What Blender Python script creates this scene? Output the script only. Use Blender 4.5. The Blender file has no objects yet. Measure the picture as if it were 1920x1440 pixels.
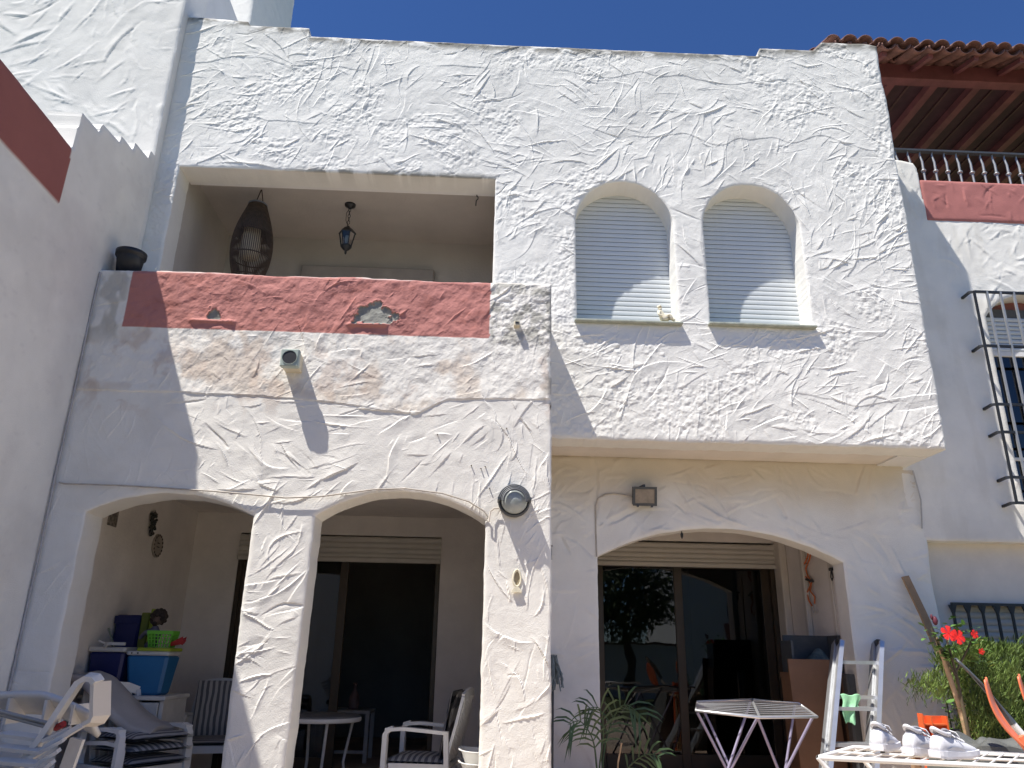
import bpy, math, random
import numpy as np
from mathutils import Vector, Matrix, Euler
random.seed(7)
SC = bpy.context.scene
COL = SC.collection
PI = math.pi
R = math.radians

# ------------------------------------------------------------ camera
CAM = (0.0, 0.0, 1.25)
def make_camera():
    p, r, yw = R(19.46), R(1.07), R(2.09)
    F = Vector((math.sin(yw)*math.cos(p), math.cos(yw)*math.cos(p), math.sin(p)))
    r0 = Vector((math.cos(yw), -math.sin(yw), 0)); u0 = r0.cross(F)
    Rt = r0*math.cos(r) + u0*math.sin(r); U = u0*math.cos(r) - r0*math.sin(r)
    cd = bpy.data.cameras.new('camera'); cd.sensor_width = 36; cd.lens = 36*1443.6/1920
    cd.clip_end = 3000; cd.clip_start = 0.05
    co = bpy.data.objects.new('camera', cd); COL.objects.link(co)
    m = Matrix((Rt, U, -F)).transposed().to_4x4(); m.translation = Vector(CAM); co.matrix_world = m
    SC.camera = co
make_camera()
# ------------------------------------------------------------ light
SUN_FROM = Vector((-1.52, -1.0, 3.7)).normalized()
world = bpy.data.worlds.new("World"); SC.world = world; world.use_nodes = True
wn = world.node_tree.nodes; wl = world.node_tree.links
wn.clear()
wo = wn.new('ShaderNodeOutputWorld'); bg = wn.new('ShaderNodeBackground'); sk = wn.new('ShaderNodeTexSky')
sk.sky_type = 'NISHITA'; sk.sun_disc = False
sk.sun_elevation = math.asin(SUN_FROM.z); sk.sun_rotation = math.atan2(SUN_FROM.x, SUN_FROM.y)
sk.altitude = 0; sk.air_density = 0.8; sk.dust_density = 0.0; sk.ozone_density = 8.0
bg.inputs['Strength'].default_value = 0.088
hs = wn.new('ShaderNodeHueSaturation'); hs.inputs['Saturation'].default_value = 1.11; hs.inputs['Hue'].default_value = 0.508
wl.new(sk.outputs[0], hs.inputs['Color']); wl.new(hs.outputs[0], bg.inputs[0]); wl.new(bg.outputs[0], wo.inputs[0])
sd = bpy.data.lights.new('sun', 'SUN'); sd.energy = 5.0; sd.angle = R(0.53); sd.color = (1.0, 0.95, 0.875)
so = bpy.data.objects.new('sun', sd); COL.objects.link(so)
so.rotation_euler = (-SUN_FROM).to_track_quat('-Z', 'Y').to_euler(); so.location = (-6, -6, 14)
SC.view_settings.view_transform = 'Standard'; SC.view_settings.look = 'None'
SC.view_settings.gamma = 1; SC.view_settings.use_curve_mapping = False
SC.view_settings.exposure = 0.67
SC.cycles.max_bounces = 10; SC.cycles.diffuse_bounces = 5; SC.cycles.transparent_max_bounces = 12

# ------------------------------------------------------------ materials
def nodes(name):
    m = bpy.data.materials.new(name); m.use_nodes = True
    nt = m.node_tree; return m, nt, nt.nodes, nt.links, nt.nodes['Principled BSDF']
def pick(n, *names):
    for x in names:
        if x in n.inputs: return n.inputs[x]
def mat(name, col, rough=0.6, var=0.12, scale=8.0, bump=0.0, bscale=60.0, metal=0.0, spec=0.5, trans=0.0, attr=None, col2=None):
    m, nt, N, L, P = nodes(name)
    P.inputs['Roughness'].default_value = rough; P.inputs['Metallic'].default_value = metal
    pick(P, 'Specular IOR Level', 'Specular').default_value = spec
    tc = N.new('ShaderNodeTexCoord')
    nz = N.new('ShaderNodeTexNoise'); nz.inputs['Scale'].default_value = scale; nz.inputs['Detail'].default_value = 6
    nz.inputs['Roughness'].default_value = 0.62
    L.new(tc.outputs['Object'], nz.inputs['Vector'])
    rp = N.new('ShaderNodeValToRGB')
    if attr:
        a, b = 1 - var, 1 + var*0.4
        rp.color_ramp.elements[0].color = (a, a, a, 1); rp.color_ramp.elements[1].color = (b, b, b, 1)
        at = N.new('ShaderNodeAttribute'); at.attribute_name = attr
        mx = N.new('ShaderNodeMix'); mx.data_type = 'RGBA'; mx.blend_type = 'MULTIPLY'; mx.inputs[0].default_value = 1
        L.new(at.outputs['Color'], mx.inputs[6]); L.new(rp.outputs[0], mx.inputs[7]); L.new(mx.outputs[2], P.inputs['Base Color'])
    else:
        c2 = col2 or tuple(min(1, c*(1+var)) for c in col)
        rp.color_ramp.elements[0].color = (*[c*(1-var) for c in col], 1); rp.color_ramp.elements[1].color = (*c2, 1)
        L.new(rp.outputs[0], P.inputs['Base Color'])
    rp.color_ramp.elements[0].position = 0.32; rp.color_ramp.elements[1].position = 0.68
    L.new(nz.outputs['Fac'], rp.inputs[0])
    if bump > 0:
        nb = N.new('ShaderNodeTexNoise'); nb.inputs['Scale'].default_value = bscale; nb.inputs['Detail'].default_value = 5
        L.new(tc.outputs['Object'], nb.inputs['Vector'])
        bp = N.new('ShaderNodeBump'); bp.inputs['Strength'].default_value = 1.0; bp.inputs['Distance'].default_value = bump
        L.new(nb.outputs['Fac'], bp.inputs['Height']); L.new(bp.outputs[0], P.inputs['Normal'])
    if trans: pick(P, 'Transmission Weight', 'Transmission').default_value = trans
    return m
def striped(name, c1, c2, axis, freq):
    m, nt, N, L, P = nodes(name)
    P.inputs['Roughness'].default_value = 0.85
    tc = N.new('ShaderNodeTexCoord'); sp = N.new('ShaderNodeSeparateXYZ'); L.new(tc.outputs['Object'], sp.inputs[0])
    nz = N.new('ShaderNodeTexNoise'); nz.inputs['Scale'].default_value = 6; L.new(tc.outputs['Object'], nz.inputs['Vector'])
    ad = N.new('ShaderNodeMath'); ad.operation = 'MULTIPLY_ADD'; ad.inputs[1].default_value = 0.03
    L.new(nz.outputs['Fac'], ad.inputs[0]); L.new(sp.outputs[axis], ad.inputs[2])
    mu = N.new('ShaderNodeMath'); mu.operation = 'MULTIPLY'; mu.inputs[1].default_value = freq*2*PI; L.new(ad.outputs[0], mu.inputs[0])
    sn = N.new('ShaderNodeMath'); sn.operation = 'SINE'; L.new(mu.outputs[0], sn.inputs[0])
    rp = N.new('ShaderNodeValToRGB'); rp.color_ramp.elements[0].color = (*c1, 1); rp.color_ramp.elements[1].color = (*c2, 1)
    rp.color_ramp.elements[0].position = 0.42; rp.color_ramp.elements[1].position = 0.58
    mr = N.new('ShaderNodeMath'); mr.operation = 'MULTIPLY_ADD'; mr.inputs[1].default_value = .5; mr.inputs[2].default_value = .5
    L.new(sn.outputs[0], mr.inputs[0]); L.new(mr.outputs[0], rp.inputs[0]); L.new(rp.outputs[0], P.inputs['Base Color'])
    return m
def glass_mat(name, tint, ior=1.5, refl=1.0):
    m, nt, N, L, P = nodes(name)
    out = N['Material Output']
    tr = N.new('ShaderNodeBsdfTransparent'); tr.inputs[0].default_value = (*tint, 1)
    gl = N.new('ShaderNodeBsdfGlossy'); gl.inputs['Roughness'].default_value = 0.015; gl.inputs[0].default_value = (refl, refl, refl, 1)
    fr = N.new('ShaderNodeFresnel'); fr.inputs[0].default_value = ior
    tc = N.new('ShaderNodeTexCoord'); nz = N.new('ShaderNodeTexNoise'); nz.inputs['Scale'].default_value = 1.3
    L.new(tc.outputs['Object'], nz.inputs['Vector'])
    bp = N.new('ShaderNodeBump'); bp.inputs['Distance'].default_value = 0.003; bp.inputs['Strength'].default_value = 1
    L.new(nz.outputs['Fac'], bp.inputs['Height']); L.new(bp.outputs[0], gl.inputs['Normal'])
    mx = N.new('ShaderNodeMixShader'); L.new(fr.outputs[0], mx.inputs[0]); L.new(tr.outputs[0], mx.inputs[1]); L.new(gl.outputs[0], mx.inputs[2])
    L.new(mx.outputs[0], out.inputs['Surface']); N.remove(P)
    return m

M = {}
M['stucco'] = mat('stucco_paint', None, 0.82, 0.05, 5, 0.0022, 130, attr='tint', spec=0.25)
M['plaster'] = mat('smooth_plaster', (.74, .725, .70), 0.85, 0.06, 2.5, 0.002, 60, spec=0.2)
M['plaster_old'] = mat('porch_plaster', (.76, .71, .66), 0.88, 0.10, 1.7, 0.003, 45, spec=0.2)
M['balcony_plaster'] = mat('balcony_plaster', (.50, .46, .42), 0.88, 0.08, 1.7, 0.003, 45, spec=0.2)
M['soffit'] = mat('soffit_paint', (.70, .64, .57), 0.85, 0.08, 3, 0.002, 60, spec=0.2)
M['slat'] = mat('shutter_slat', (.63, .66, .67), 0.45, 0.05, 4)
M['slat_cream'] = mat('cream_shutter', (.55, .515, .455), 0.5, 0.06, 4)
M['sill'] = mat('sill_stone', (.34, .36, .30), 0.6, 0.2, 14, 0.001, 80)
M['bronze'] = mat('bronze_aluminium', (.070, .051, .033), 0.38, 0.12, 6, metal=0.4)
M['cream_frame'] = mat('cream_frame', (.62, .57, .50), 0.5, 0.06, 4)
M['glass'] = glass_mat('window_glass', (.30, .31, .31), 1.55)
M['clearglass'] = glass_mat('lamp_glass', (.75, .75, .72), 1.45)
M['floor'] = mat('terracotta_floor', (.54, .39, .29), 0.55, 0.2, 3, 0.002, 30)
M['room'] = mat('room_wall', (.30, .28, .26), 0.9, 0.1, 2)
M['black'] = mat('black_iron', (.018, .019, .021), 0.45, 0.25, 20, 0.0008, 90)
M['charcoal'] = mat('charcoal_metal', (.06, .065, .07), 0.42, 0.15, 12)
M['hoodgrey'] = mat('hood_metal', (.13, .135, .145), 0.45, 0.15, 12)
M['pot'] = mat('black_plastic', (.016, .017, .020), 0.5, 0.2, 9)
M['wicker'] = mat('wicker', (.085, .055, .036), 0.75, 0.35, 30)
M['wicker_dark'] = mat('dark_wicker', (.055, .042, .036), 0.8, 0.3, 30)
M['shade'] = mat('paper_shade', (.55, .46, .34), 0.9, 0.08, 10)
M['whitep'] = mat('white_plastic', (.74, .73, .71), 0.42, 0.06, 5)
M['whitep_old'] = mat('weathered_white_plastic', (.60, .59, .57), 0.5, 0.10, 7)
M['cream'] = mat('cream_plastic', (.62, .56, .42), 0.5, 0.08, 9)
M['greyplate'] = mat('grey_green_plate', (.36, .42, .38), 0.45, 0.08, 9)
M['frost'] = mat('frosted_lens', (.33, .36, .35), 0.18, 0.12, 9, spec=0.6)
M['lens'] = mat('flood_lens', (.27, .22, .17), 0.25, 0.2, 12)
M['wood'] = mat('raw_timber', (.32, .21, .12), 0.8, 0.25, 7, 0.002, 40)
M['bamboo'] = mat('pale_bark', (.55, .38, .22), 0.8, 0.3, 14, 0.002, 40)
M['board'] = mat('brown_board', (.20, .105, .055), 0.6, 0.14, 4, 0.0006, 60)
M['alu'] = mat('aluminium', (.68, .69, .70), 0.34, 0.08, 10, metal=0.75)
M['alu_dull'] = mat('dull_aluminium', (.34, .35, .36), 0.5, 0.12, 10, metal=0.5)
M['purple'] = mat('purple_tube', (.30, .27, .38), 0.4, 0.08, 10, metal=0.2)
M['mint'] = mat('mint_cloth', (.36, .72, .42), 0.95, 0.1, 16, 0.002, 70)
M['mintlid'] = mat('pale_green_plastic', (.55, .74, .62), 0.45, 0.08, 9)
M['navy'] = mat('navy_plastic', (.012, .018, .105), 0.42, 0.12, 5)
M['blue'] = mat('blue_plastic', (.02, .145, .34), 0.42, 0.1, 5)
M['lime'] = mat('lime_plastic', (.32, .40, .03), 0.5, 0.1, 6)
M['green'] = mat('green_plastic', (.16, .52, .05), 0.45, 0.1, 6)
M['red'] = mat('red_plastic', (.38, .03, .035), 0.5, 0.12, 6)
M['orange'] = mat('orange_plastic', (.72, .13, .035), 0.45, 0.12, 6, 0.0006, 30)
M['orangecord'] = mat('orange_cord', (.55, .15, .05), 0.8, 0.15, 30)
M['blade'] = mat('orange_paddle', (.78, .20, .09), 0.35, 0.08, 8)
M['bladegrey'] = mat('dark_paddle', (.075, .085, .095), 0.4, 0.15, 8)
M['tarp'] = mat('grey_tarpaulin', (.10, .105, .10), 0.6, 0.22, 6, 0.003, 14)
M['grey_cushion'] = mat('grey_cushion', (.40, .38, .37), 0.95, 0.1, 5, 0.002, 60)
M['stripes'] = striped('striped_fabric', (.15, .15, .16), (.50, .48, .46), 0, 21)
M['stripes_dark'] = striped('dark_striped_fabric', (.11, .11, .125), (.38, .37, .36), 1, 22)
M['hair'] = mat('dark_curls', (.045, .03, .024), 0.9, 0.4, 40, 0.003, 60)
M['skin_toy'] = mat('doll_cloth', (.16, .14, .18), 0.85, 0.3, 20)
M['grape'] = mat('dark_grapes', (.03, .032, .028), 0.45, 0.35, 30)
M['clockface'] = mat('clock_face', (.36, .31, .26), 0.6, 0.1, 20)
M['clockmark'] = mat('clock_marks', (.05, .04, .035), 0.6, 0.2, 20)
M['tilepic'] = mat('patterned_tile', (.10, .085, .07), 0.5, 0.75, 34, col2=(.30, .26, .22))
M['mop'] = mat('mop_strands', (.20, .24, .25), 0.95, 0.25, 30)
M['leaf'] = mat('palm_leaf', (.045, .085, .028), 0.5, 0.35, 6)
M['leaf2'] = mat('hibiscus_leaf', (.09, .19, .035), 0.42, 0.5, 9)
M['hedge'] = mat('cypress_leaf', (.085, .15, .028), 0.65, 0.5, 5, col2=(.19, .28, .06))
M['petal'] = mat('red_petal', (.70, .02, .015), 0.6, 0.2, 14)
M['yellow'] = mat('yellow_leaf', (.60, .55, .06), 0.6, 0.2, 14)
M['stem'] = mat('stem_brown', (.11, .085, .05), 0.8, 0.3, 14)
M['roof_tile'] = mat('terracotta_tile', (.19, .09, .07), 0.8, 0.4, 6, 0.002, 50)
M['redwood'] = mat('red_stained_wood', (.185, .058, .060), 0.62, 0.22, 5, 0.001, 40)
M['redboard'] = mat('dark_red_boards', (.065, .024, .030), 0.7, 0.25, 5, 0.001, 40)
M['redboard2'] = mat('dark_batten', (.095, .042, .038), .7, .2, 5)
M['redreveal'] = mat('red_painted_reveal', (.33, .12, .10), 0.8, 0.1, 5)
M['curtain'] = mat('net_curtain', (.22, .23, .25), 0.9, 0.1, 9)
M['blueglass'] = glass_mat('blue_tinted_glass', (.10, .12, .16), 1.7)
M['figure'] = mat('cream_figurine', (.72, .66, .50), 0.6, 0.15, 30)
M['shoe'] = mat('white_trainer', (.64, .64, .67), 0.7, 0.05, 20, 0.0006, 180)
M['shoe_in'] = mat('trainer_inset_shade', (.46, .46, .49), 0.9, 0.08, 30)
M['cable'] = mat('beige_cable', (.45, .40, .34), 0.6, 0.15, 20)
M['cable_grey'] = mat('painted_cable', (.42, .41, .41), 0.7, 0.15, 20)
M['ground'] = mat('terrace_paving', (.50, .405, .315), 0.8, 0.18, 0.8, 0.003, 12)
M['lawn'] = mat('garden_lawn', (.075, .095, .035), 0.95, 0.4, 1.2, 0.01, 30)
M['bark'] = mat('tree_bark', (.10, .075, .05), 0.9, 0.3, 9)
M['treeleaf'] = mat('tree_leaf', (.045, .075, .02), 0.6, 0.4, 4)
M['farwhite'] = mat('far_white_wall', (.72, .71, .69), 0.85, 0.06, 1)
M['farred'] = mat('far_red_paint', (.36, .13, .10), 0.85, 0.08, 2)

# ------------------------------------------------------------ object helpers
def tag(o, label=None, cat=None, group=None, kind=None):
    if label: o['label'] = label
    if cat: o['category'] = cat
    if group: o['group'] = group
    if kind: o['kind'] = kind
    return o
def thing(name, label, cat, loc=(0, 0, 0), group=None, rot=(0, 0, 0)):
    o = bpy.data.objects.new(name, None); COL.objects.link(o); o.empty_display_size = 0.1
    o.location = loc; o.rotation_euler = rot
    return tag(o, label, cat, group)
def link(name, me, parent=None, world=True):
    o = bpy.data.objects.new(name, me); COL.objects.link(o)
    if parent is not None:
        o.parent = parent
        if world:
            root = parent
            while root.parent: root = root.parent
            if parent is root:
                o.matrix_parent_inverse = Matrix.Translation(-Vector(root.location))
    return o
def copy_tree(o, parent=None):
    c = o.copy(); COL.objects.link(c)
    if parent: c.parent = parent
    for ch in list(o.children): copy_tree(ch, c)
    return c

class MB:
    def __init__(s): s.v = []; s.f = []; s.sm = []
    def add(s, vs, fs, smooth=False):
        b = len(s.v); s.v += [tuple(x) for x in vs]
        for f in fs: s.f.append(tuple(i+b for i in f)); s.sm.append(smooth)
        return s
    def box(s, x0, x1, y0, y1, z0, z1, rot=None, piv=None):
        vs = [Vector((x, y, z)) for z in (z0, z1) for y in (y0, y1) for x in (x0, x1)]
        if rot is not None:
            q = Euler(rot).to_matrix(); p = Vector(piv) if piv else Vector(((x0+x1)/2, (y0+y1)/2, (z0+z1)/2))
            vs = [q @ (v-p) + p for v in vs]
        return s.add(vs, [(0, 2, 3, 1), (4, 5, 7, 6), (0, 1, 5, 4), (2, 6, 7, 3), (0, 4, 6, 2), (1, 3, 7, 5)])
    def bbox(s, x0, x1, y0, y1, z0, z1, b=0.008, taper=0.0):
        """box with chamfered edges; taper shrinks the bottom"""
        def ring(z, ins, ch, t):
            ax0, ax1, ay0, ay1 = x0+ins+t, x1-ins-t, y0+ins+t, y1-ins-t
            return [(ax0+ch, ay0, z), (ax1-ch, ay0, z), (ax1, ay0+ch, z), (ax1, ay1-ch, z), (ax1-ch, ay1, z), (ax0+ch, ay1, z), (ax0, ay1-ch, z), (ax0, ay0+ch, z)]
        rs = [ring(z0, b, b, taper), ring(z0+b, 0, b*1.5, taper), ring(z1-b, 0, b*1.5, 0), ring(z1, b, b, 0)]
        vs = [p for r in rs for p in r]; fs = [tuple(range(7, -1, -1)), tuple(range(24, 32))]
        for k in range(3):
            for i in range(8):
                j = (i+1) % 8; fs.append((k*8+i, k*8+j, k*8+8+j, k*8+8+i))
        return s.add(vs, fs)
    def tube(s, path, r, n=8, cap=True, smooth=True, flat=1.0):
        path = [Vector(p) for p in path]; rr = r if isinstance(r, (list, tuple)) else [r]*len(path)
        vs = []; fs = []; up = Vector((0, 0, 1)); prev = None
        for i, p in enumerate(path):
            t = (path[min(i+1, len(path)-1)] - path[max(i-1, 0)])
            if t.length < 1e-9: t = Vector((0, 0, 1))
            t.normalize()
            if prev is None:
                a = t.cross(up) if abs(t.dot(up)) < .95 else t.cross(Vector((1, 0, 0)))
            else: a = prev - t*prev.dot(t)
            a.normalize(); prev = a; b = t.cross(a)
            for k in range(n):
                an = 2*PI*k/n; vs.append(p + a*(math.cos(an)*rr[i]) + b*(math.sin(an)*rr[i]*flat))
        for i in range(len(path)-1):
            for k in range(n):
                j = (k+1) % n; fs.append((i*n+k, i*n+j, i*n+n+j, i*n+n+k))
        s.add(vs, fs, smooth)
        if cap:
            m = len(path)-1
            s.add(vs[:n], [tuple(range(n-1, -1, -1))]); s.add(vs[m*n:], [tuple(range(n))])
        return s
    def bar(s, path, w, h, side):
        """rectangular section swept along path; side = width direction hint"""
        path = [Vector(p) for p in path]; vs = []; fs = []
        for i, p in enumerate(path):
            t = (path[min(i+1, len(path)-1)] - path[max(i-1, 0)]).normalized()
            sd_ = Vector(side); a = (sd_ - t*sd_.dot(t)).normalized(); b = t.cross(a)
            for (ca, cb) in ((-1, -1), (1, -1), (1, 1), (-1, 1)): vs.append(p + a*(ca*w/2) + b*(cb*h/2))
        for i in range(len(path)-1):
            for k in range(4):
                j = (k+1) % 4; fs.append((i*4+k, i*4+j, i*4+4+j, i*4+4+k))
        m = (len(path)-1)*4
        fs += [(3, 2, 1, 0), (m, m+1, m+2, m+3)]
        return s.add(vs, fs)
    def lathe(s, prof, c, n=24, axis='z', smooth=True, a0=0, a1=2*PI, sq=1.0):
        full = abs(a1-a0-2*PI) < 1e-6; m = n if full else n+1; vs = []; fs = []
        for (r, h) in prof:
            for k in range(m):
                a = a0+(a1-a0)*k/n; ca, sa = math.cos(a)*r, math.sin(a)*r*sq
                if axis == 'z': vs.append((c[0]+ca, c[1]+sa, c[2]+h))
                elif axis == 'y': vs.append((c[0]+ca, c[1]-h, c[2]+sa))     # h grows toward the viewer (-y)
                else: vs.append((c[0]+h, c[1]+ca, c[2]+sa))
        for i in range(len(prof)-1):
            for k in range(n):
                j = (k+1) % m; fs.append((i*m+k, i*m+j, i*m+m+j, i*m+m+k))
        return s.add(vs, fs, smooth)
    def ball(s, c, r, n=10, m=7, sc=(1, 1, 1), smooth=True):
        vs = []; fs = []
        for i in range(m+1):
            th = PI*i/m
            for k in range(n):
                a = 2*PI*k/n
                vs.append((c[0]+r*sc[0]*math.sin(th)*math.cos(a), c[1]+r*sc[1]*math.sin(th)*math.sin(a), c[2]+r*sc[2]*math.cos(th)))
        for i in range(m):
            for k in range(n):
                j = (k+1) % n; fs.append((i*n+k, i*n+n+k, i*n+n+j, i*n+j))
        return s.add(vs, fs, smooth)
    def prism(s, poly, d0, d1, plane='xz'):
        """polygon in a plane, extruded along the third axis"""
        n = len(poly)
        def p3(p, d): return (p[0], d, p[1]) if plane == 'xz' else ((d, p[0], p[1]) if plane == 'yz' else (p[0], p[1], d))
        vs = [p3(p, d0) for p in poly] + [p3(p, d1) for p in poly]
        fs = [tuple(range(n)), tuple(range(2*n-1, n-1, -1))]
        for i in range(n): j = (i+1) % n; fs.append((i, i+n, j+n, j))
        return s.add(vs, fs)
    def grid(s, fn, nu, nv, smooth=True):
        vs = [fn(i/nu, j/nv) for j in range(nv+1) for i in range(nu+1)]
        fs = [(j*(nu+1)+i, j*(nu+1)+i+1, (j+1)*(nu+1)+i+1, (j+1)*(nu+1)+i) for j in range(nv) for i in range(nu)]
        return s.add(vs, fs, smooth)
    def mesh(s, name, m):
        me = bpy.data.meshes.new(name); me.from_pydata(s.v, [], s.f)
        me.polygons.foreach_set('use_smooth', s.sm); me.materials.append(M[m] if isinstance(m, str) else m); me.update()
        return me
    def build(s, name, m, parent=None, world=True):
        return link(name, s.mesh(name, m), parent, world)
def solidify(o, t, off=0):
    md = o.modifiers.new('thickness', 'SOLIDIFY'); md.thickness = t; md.offset = off; return o
def subsurf(o, l=2):
    md = o.modifiers.new('smooth', 'SUBSURF'); md.levels = l; md.render_levels = l
    o.data.polygons.foreach_set('use_smooth', [True]*len(o.data.polygons)); return o
def skin(name, pts, edges, rad, m, parent, lev=2, root=0):
    me = bpy.data.meshes.new(name); me.from_pydata(pts, edges, []); me.materials.append(M[m])
    o = link(name, me, parent)
    sm = o.modifiers.new('skin', 'SKIN'); sm.use_smooth_shade = True
    for i, v in enumerate(me.skin_vertices[0].data):
        r = rad[i]; v.radius = (r, r) if not isinstance(r, tuple) else r; v.use_root = (i == root)
    sb = o.modifiers.new('sub', 'SUBSURF'); sb.levels = lev; sb.render_levels = lev
    return o

# ------------------------------------------------------------ trowelled stucco walls as relief meshes
def vnoise(X, Z, sc, seed):
    rng = np.random.RandomState(seed); T = rng.rand(97, 97)
    x = X/sc + 31.7; z = Z/sc + 17.3
    xi = np.floor(x).astype(int); zi = np.floor(z).astype(int); fx = x-xi; fz = z-zi
    fx = fx*fx*(3-2*fx); fz = fz*fz*(3-2*fz)
    g = lambda a, b: T[a % 97, b % 97]
    return (g(xi, zi)*(1-fx)+g(xi+1, zi)*fx)*(1-fz) + (g(xi, zi+1)*(1-fx)+g(xi+1, zi+1)*fx)*fz
def fbm(X, Z, sc, seed, o=4):
    s = 0; a = 1; t = 0
    for k in range(o): s = s+a*vnoise(X, Z, sc/2**k, seed+k*13); t += a; a *= .55
    return s/t
def sstep(a, b, x):
    t = np.clip((x-a)/(b-a), 0, 1); return t*t*(3-2*t)
def strokes(X, Z, res, density, seed, bias=35, spread=55, amp=(.004, .011), ln=(.10, .42), mask=None, wout=(.004, .018)):
    rng = np.random.RandomState(seed)
    x0, z0 = X[0, 0], Z[0, 0]; nz, nx = X.shape
    W, Hh = X[0, -1]-x0, Z[-1, 0]-z0
    H = np.zeros_like(X); n = int(W*Hh*density)
    ori = vnoise
    for k in range(n):
        cx, cz = x0+rng.rand()*W, z0+rng.rand()*Hh
        if mask is not None and rng.rand() > mask(cx, cz): continue
        dn = float(vnoise(np.array([cx]), np.array([cz]), .42, seed+77)[0])
        if rng.rand() > .25+1.5*dn*dn+.25*dn: continue
        lo = float(vnoise(np.array([cx]), np.array([cz]), .55, seed+5)[0])
        th = math.radians(bias + (lo-.5)*190 + rng.randn()*spread*.45)
        Ln = rng.uniform(*ln)*(1.7 if rng.rand() < .18 else 1); a = rng.uniform(*amp)*(1 if rng.rand() < .93 else -1)
        wi = rng.uniform(.002, .004); wo_ = rng.uniform(.035, .085) if rng.rand() < .42 else rng.uniform(*wout)
        cv = rng.randn()*.55 if rng.rand() < .85 else rng.randn()*2; sg = 1 if rng.rand() < .6 else -1
        rad = Ln/2+.12
        i0, i1 = max(0, int((cx-rad-x0)/res)), min(nx, int((cx+rad-x0)/res)+1)
        j0, j1 = max(0, int((cz-rad-z0)/res)), min(nz, int((cz+rad-z0)/res)+1)
        if i1-i0 < 3 or j1-j0 < 3: continue
        dx = X[j0:j1, i0:i1]-cx; dz = Z[j0:j1, i0:i1]-cz
        u = dx*math.cos(th)+dz*math.sin(th); v = (-dx*math.sin(th)+dz*math.cos(th))*sg - cv*u*u - .0022*np.sin(u*(16+k % 23)+k)
        t = np.abs(u)/(Ln/2); e0 = .72+.28*np.sin(k*1.7)
        al = np.clip(1-t**2.2, 0, 1)*np.clip(e0+(1-e0)*2*u/Ln, .15, 1.3)
        if wo_ > .03:      # a plate: flat ramp that wipes out what lies under it
            ins = np.clip((1-t)*6, 0, 1)*sstep(-wi, 0, v)*(1-sstep(wo_*.8, wo_*1.15, v))
            sub = H[j0:j1, i0:i1]
            pr = np.where(v > 0, np.clip(1-v/(wo_*1.1), 0, 1)**1.5, np.exp(-(v/wi)**2))
            H[j0:j1, i0:i1] = sub*(1-.75*ins)+a*al*pr
        else:              # a thin pulled-up lip
            pr = np.where(v > 0, np.exp(-(v/wo_)**1.2), np.exp(-(v/wi)**2))
            H[j0:j1, i0:i1] += a*al*pr
    return H
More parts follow.
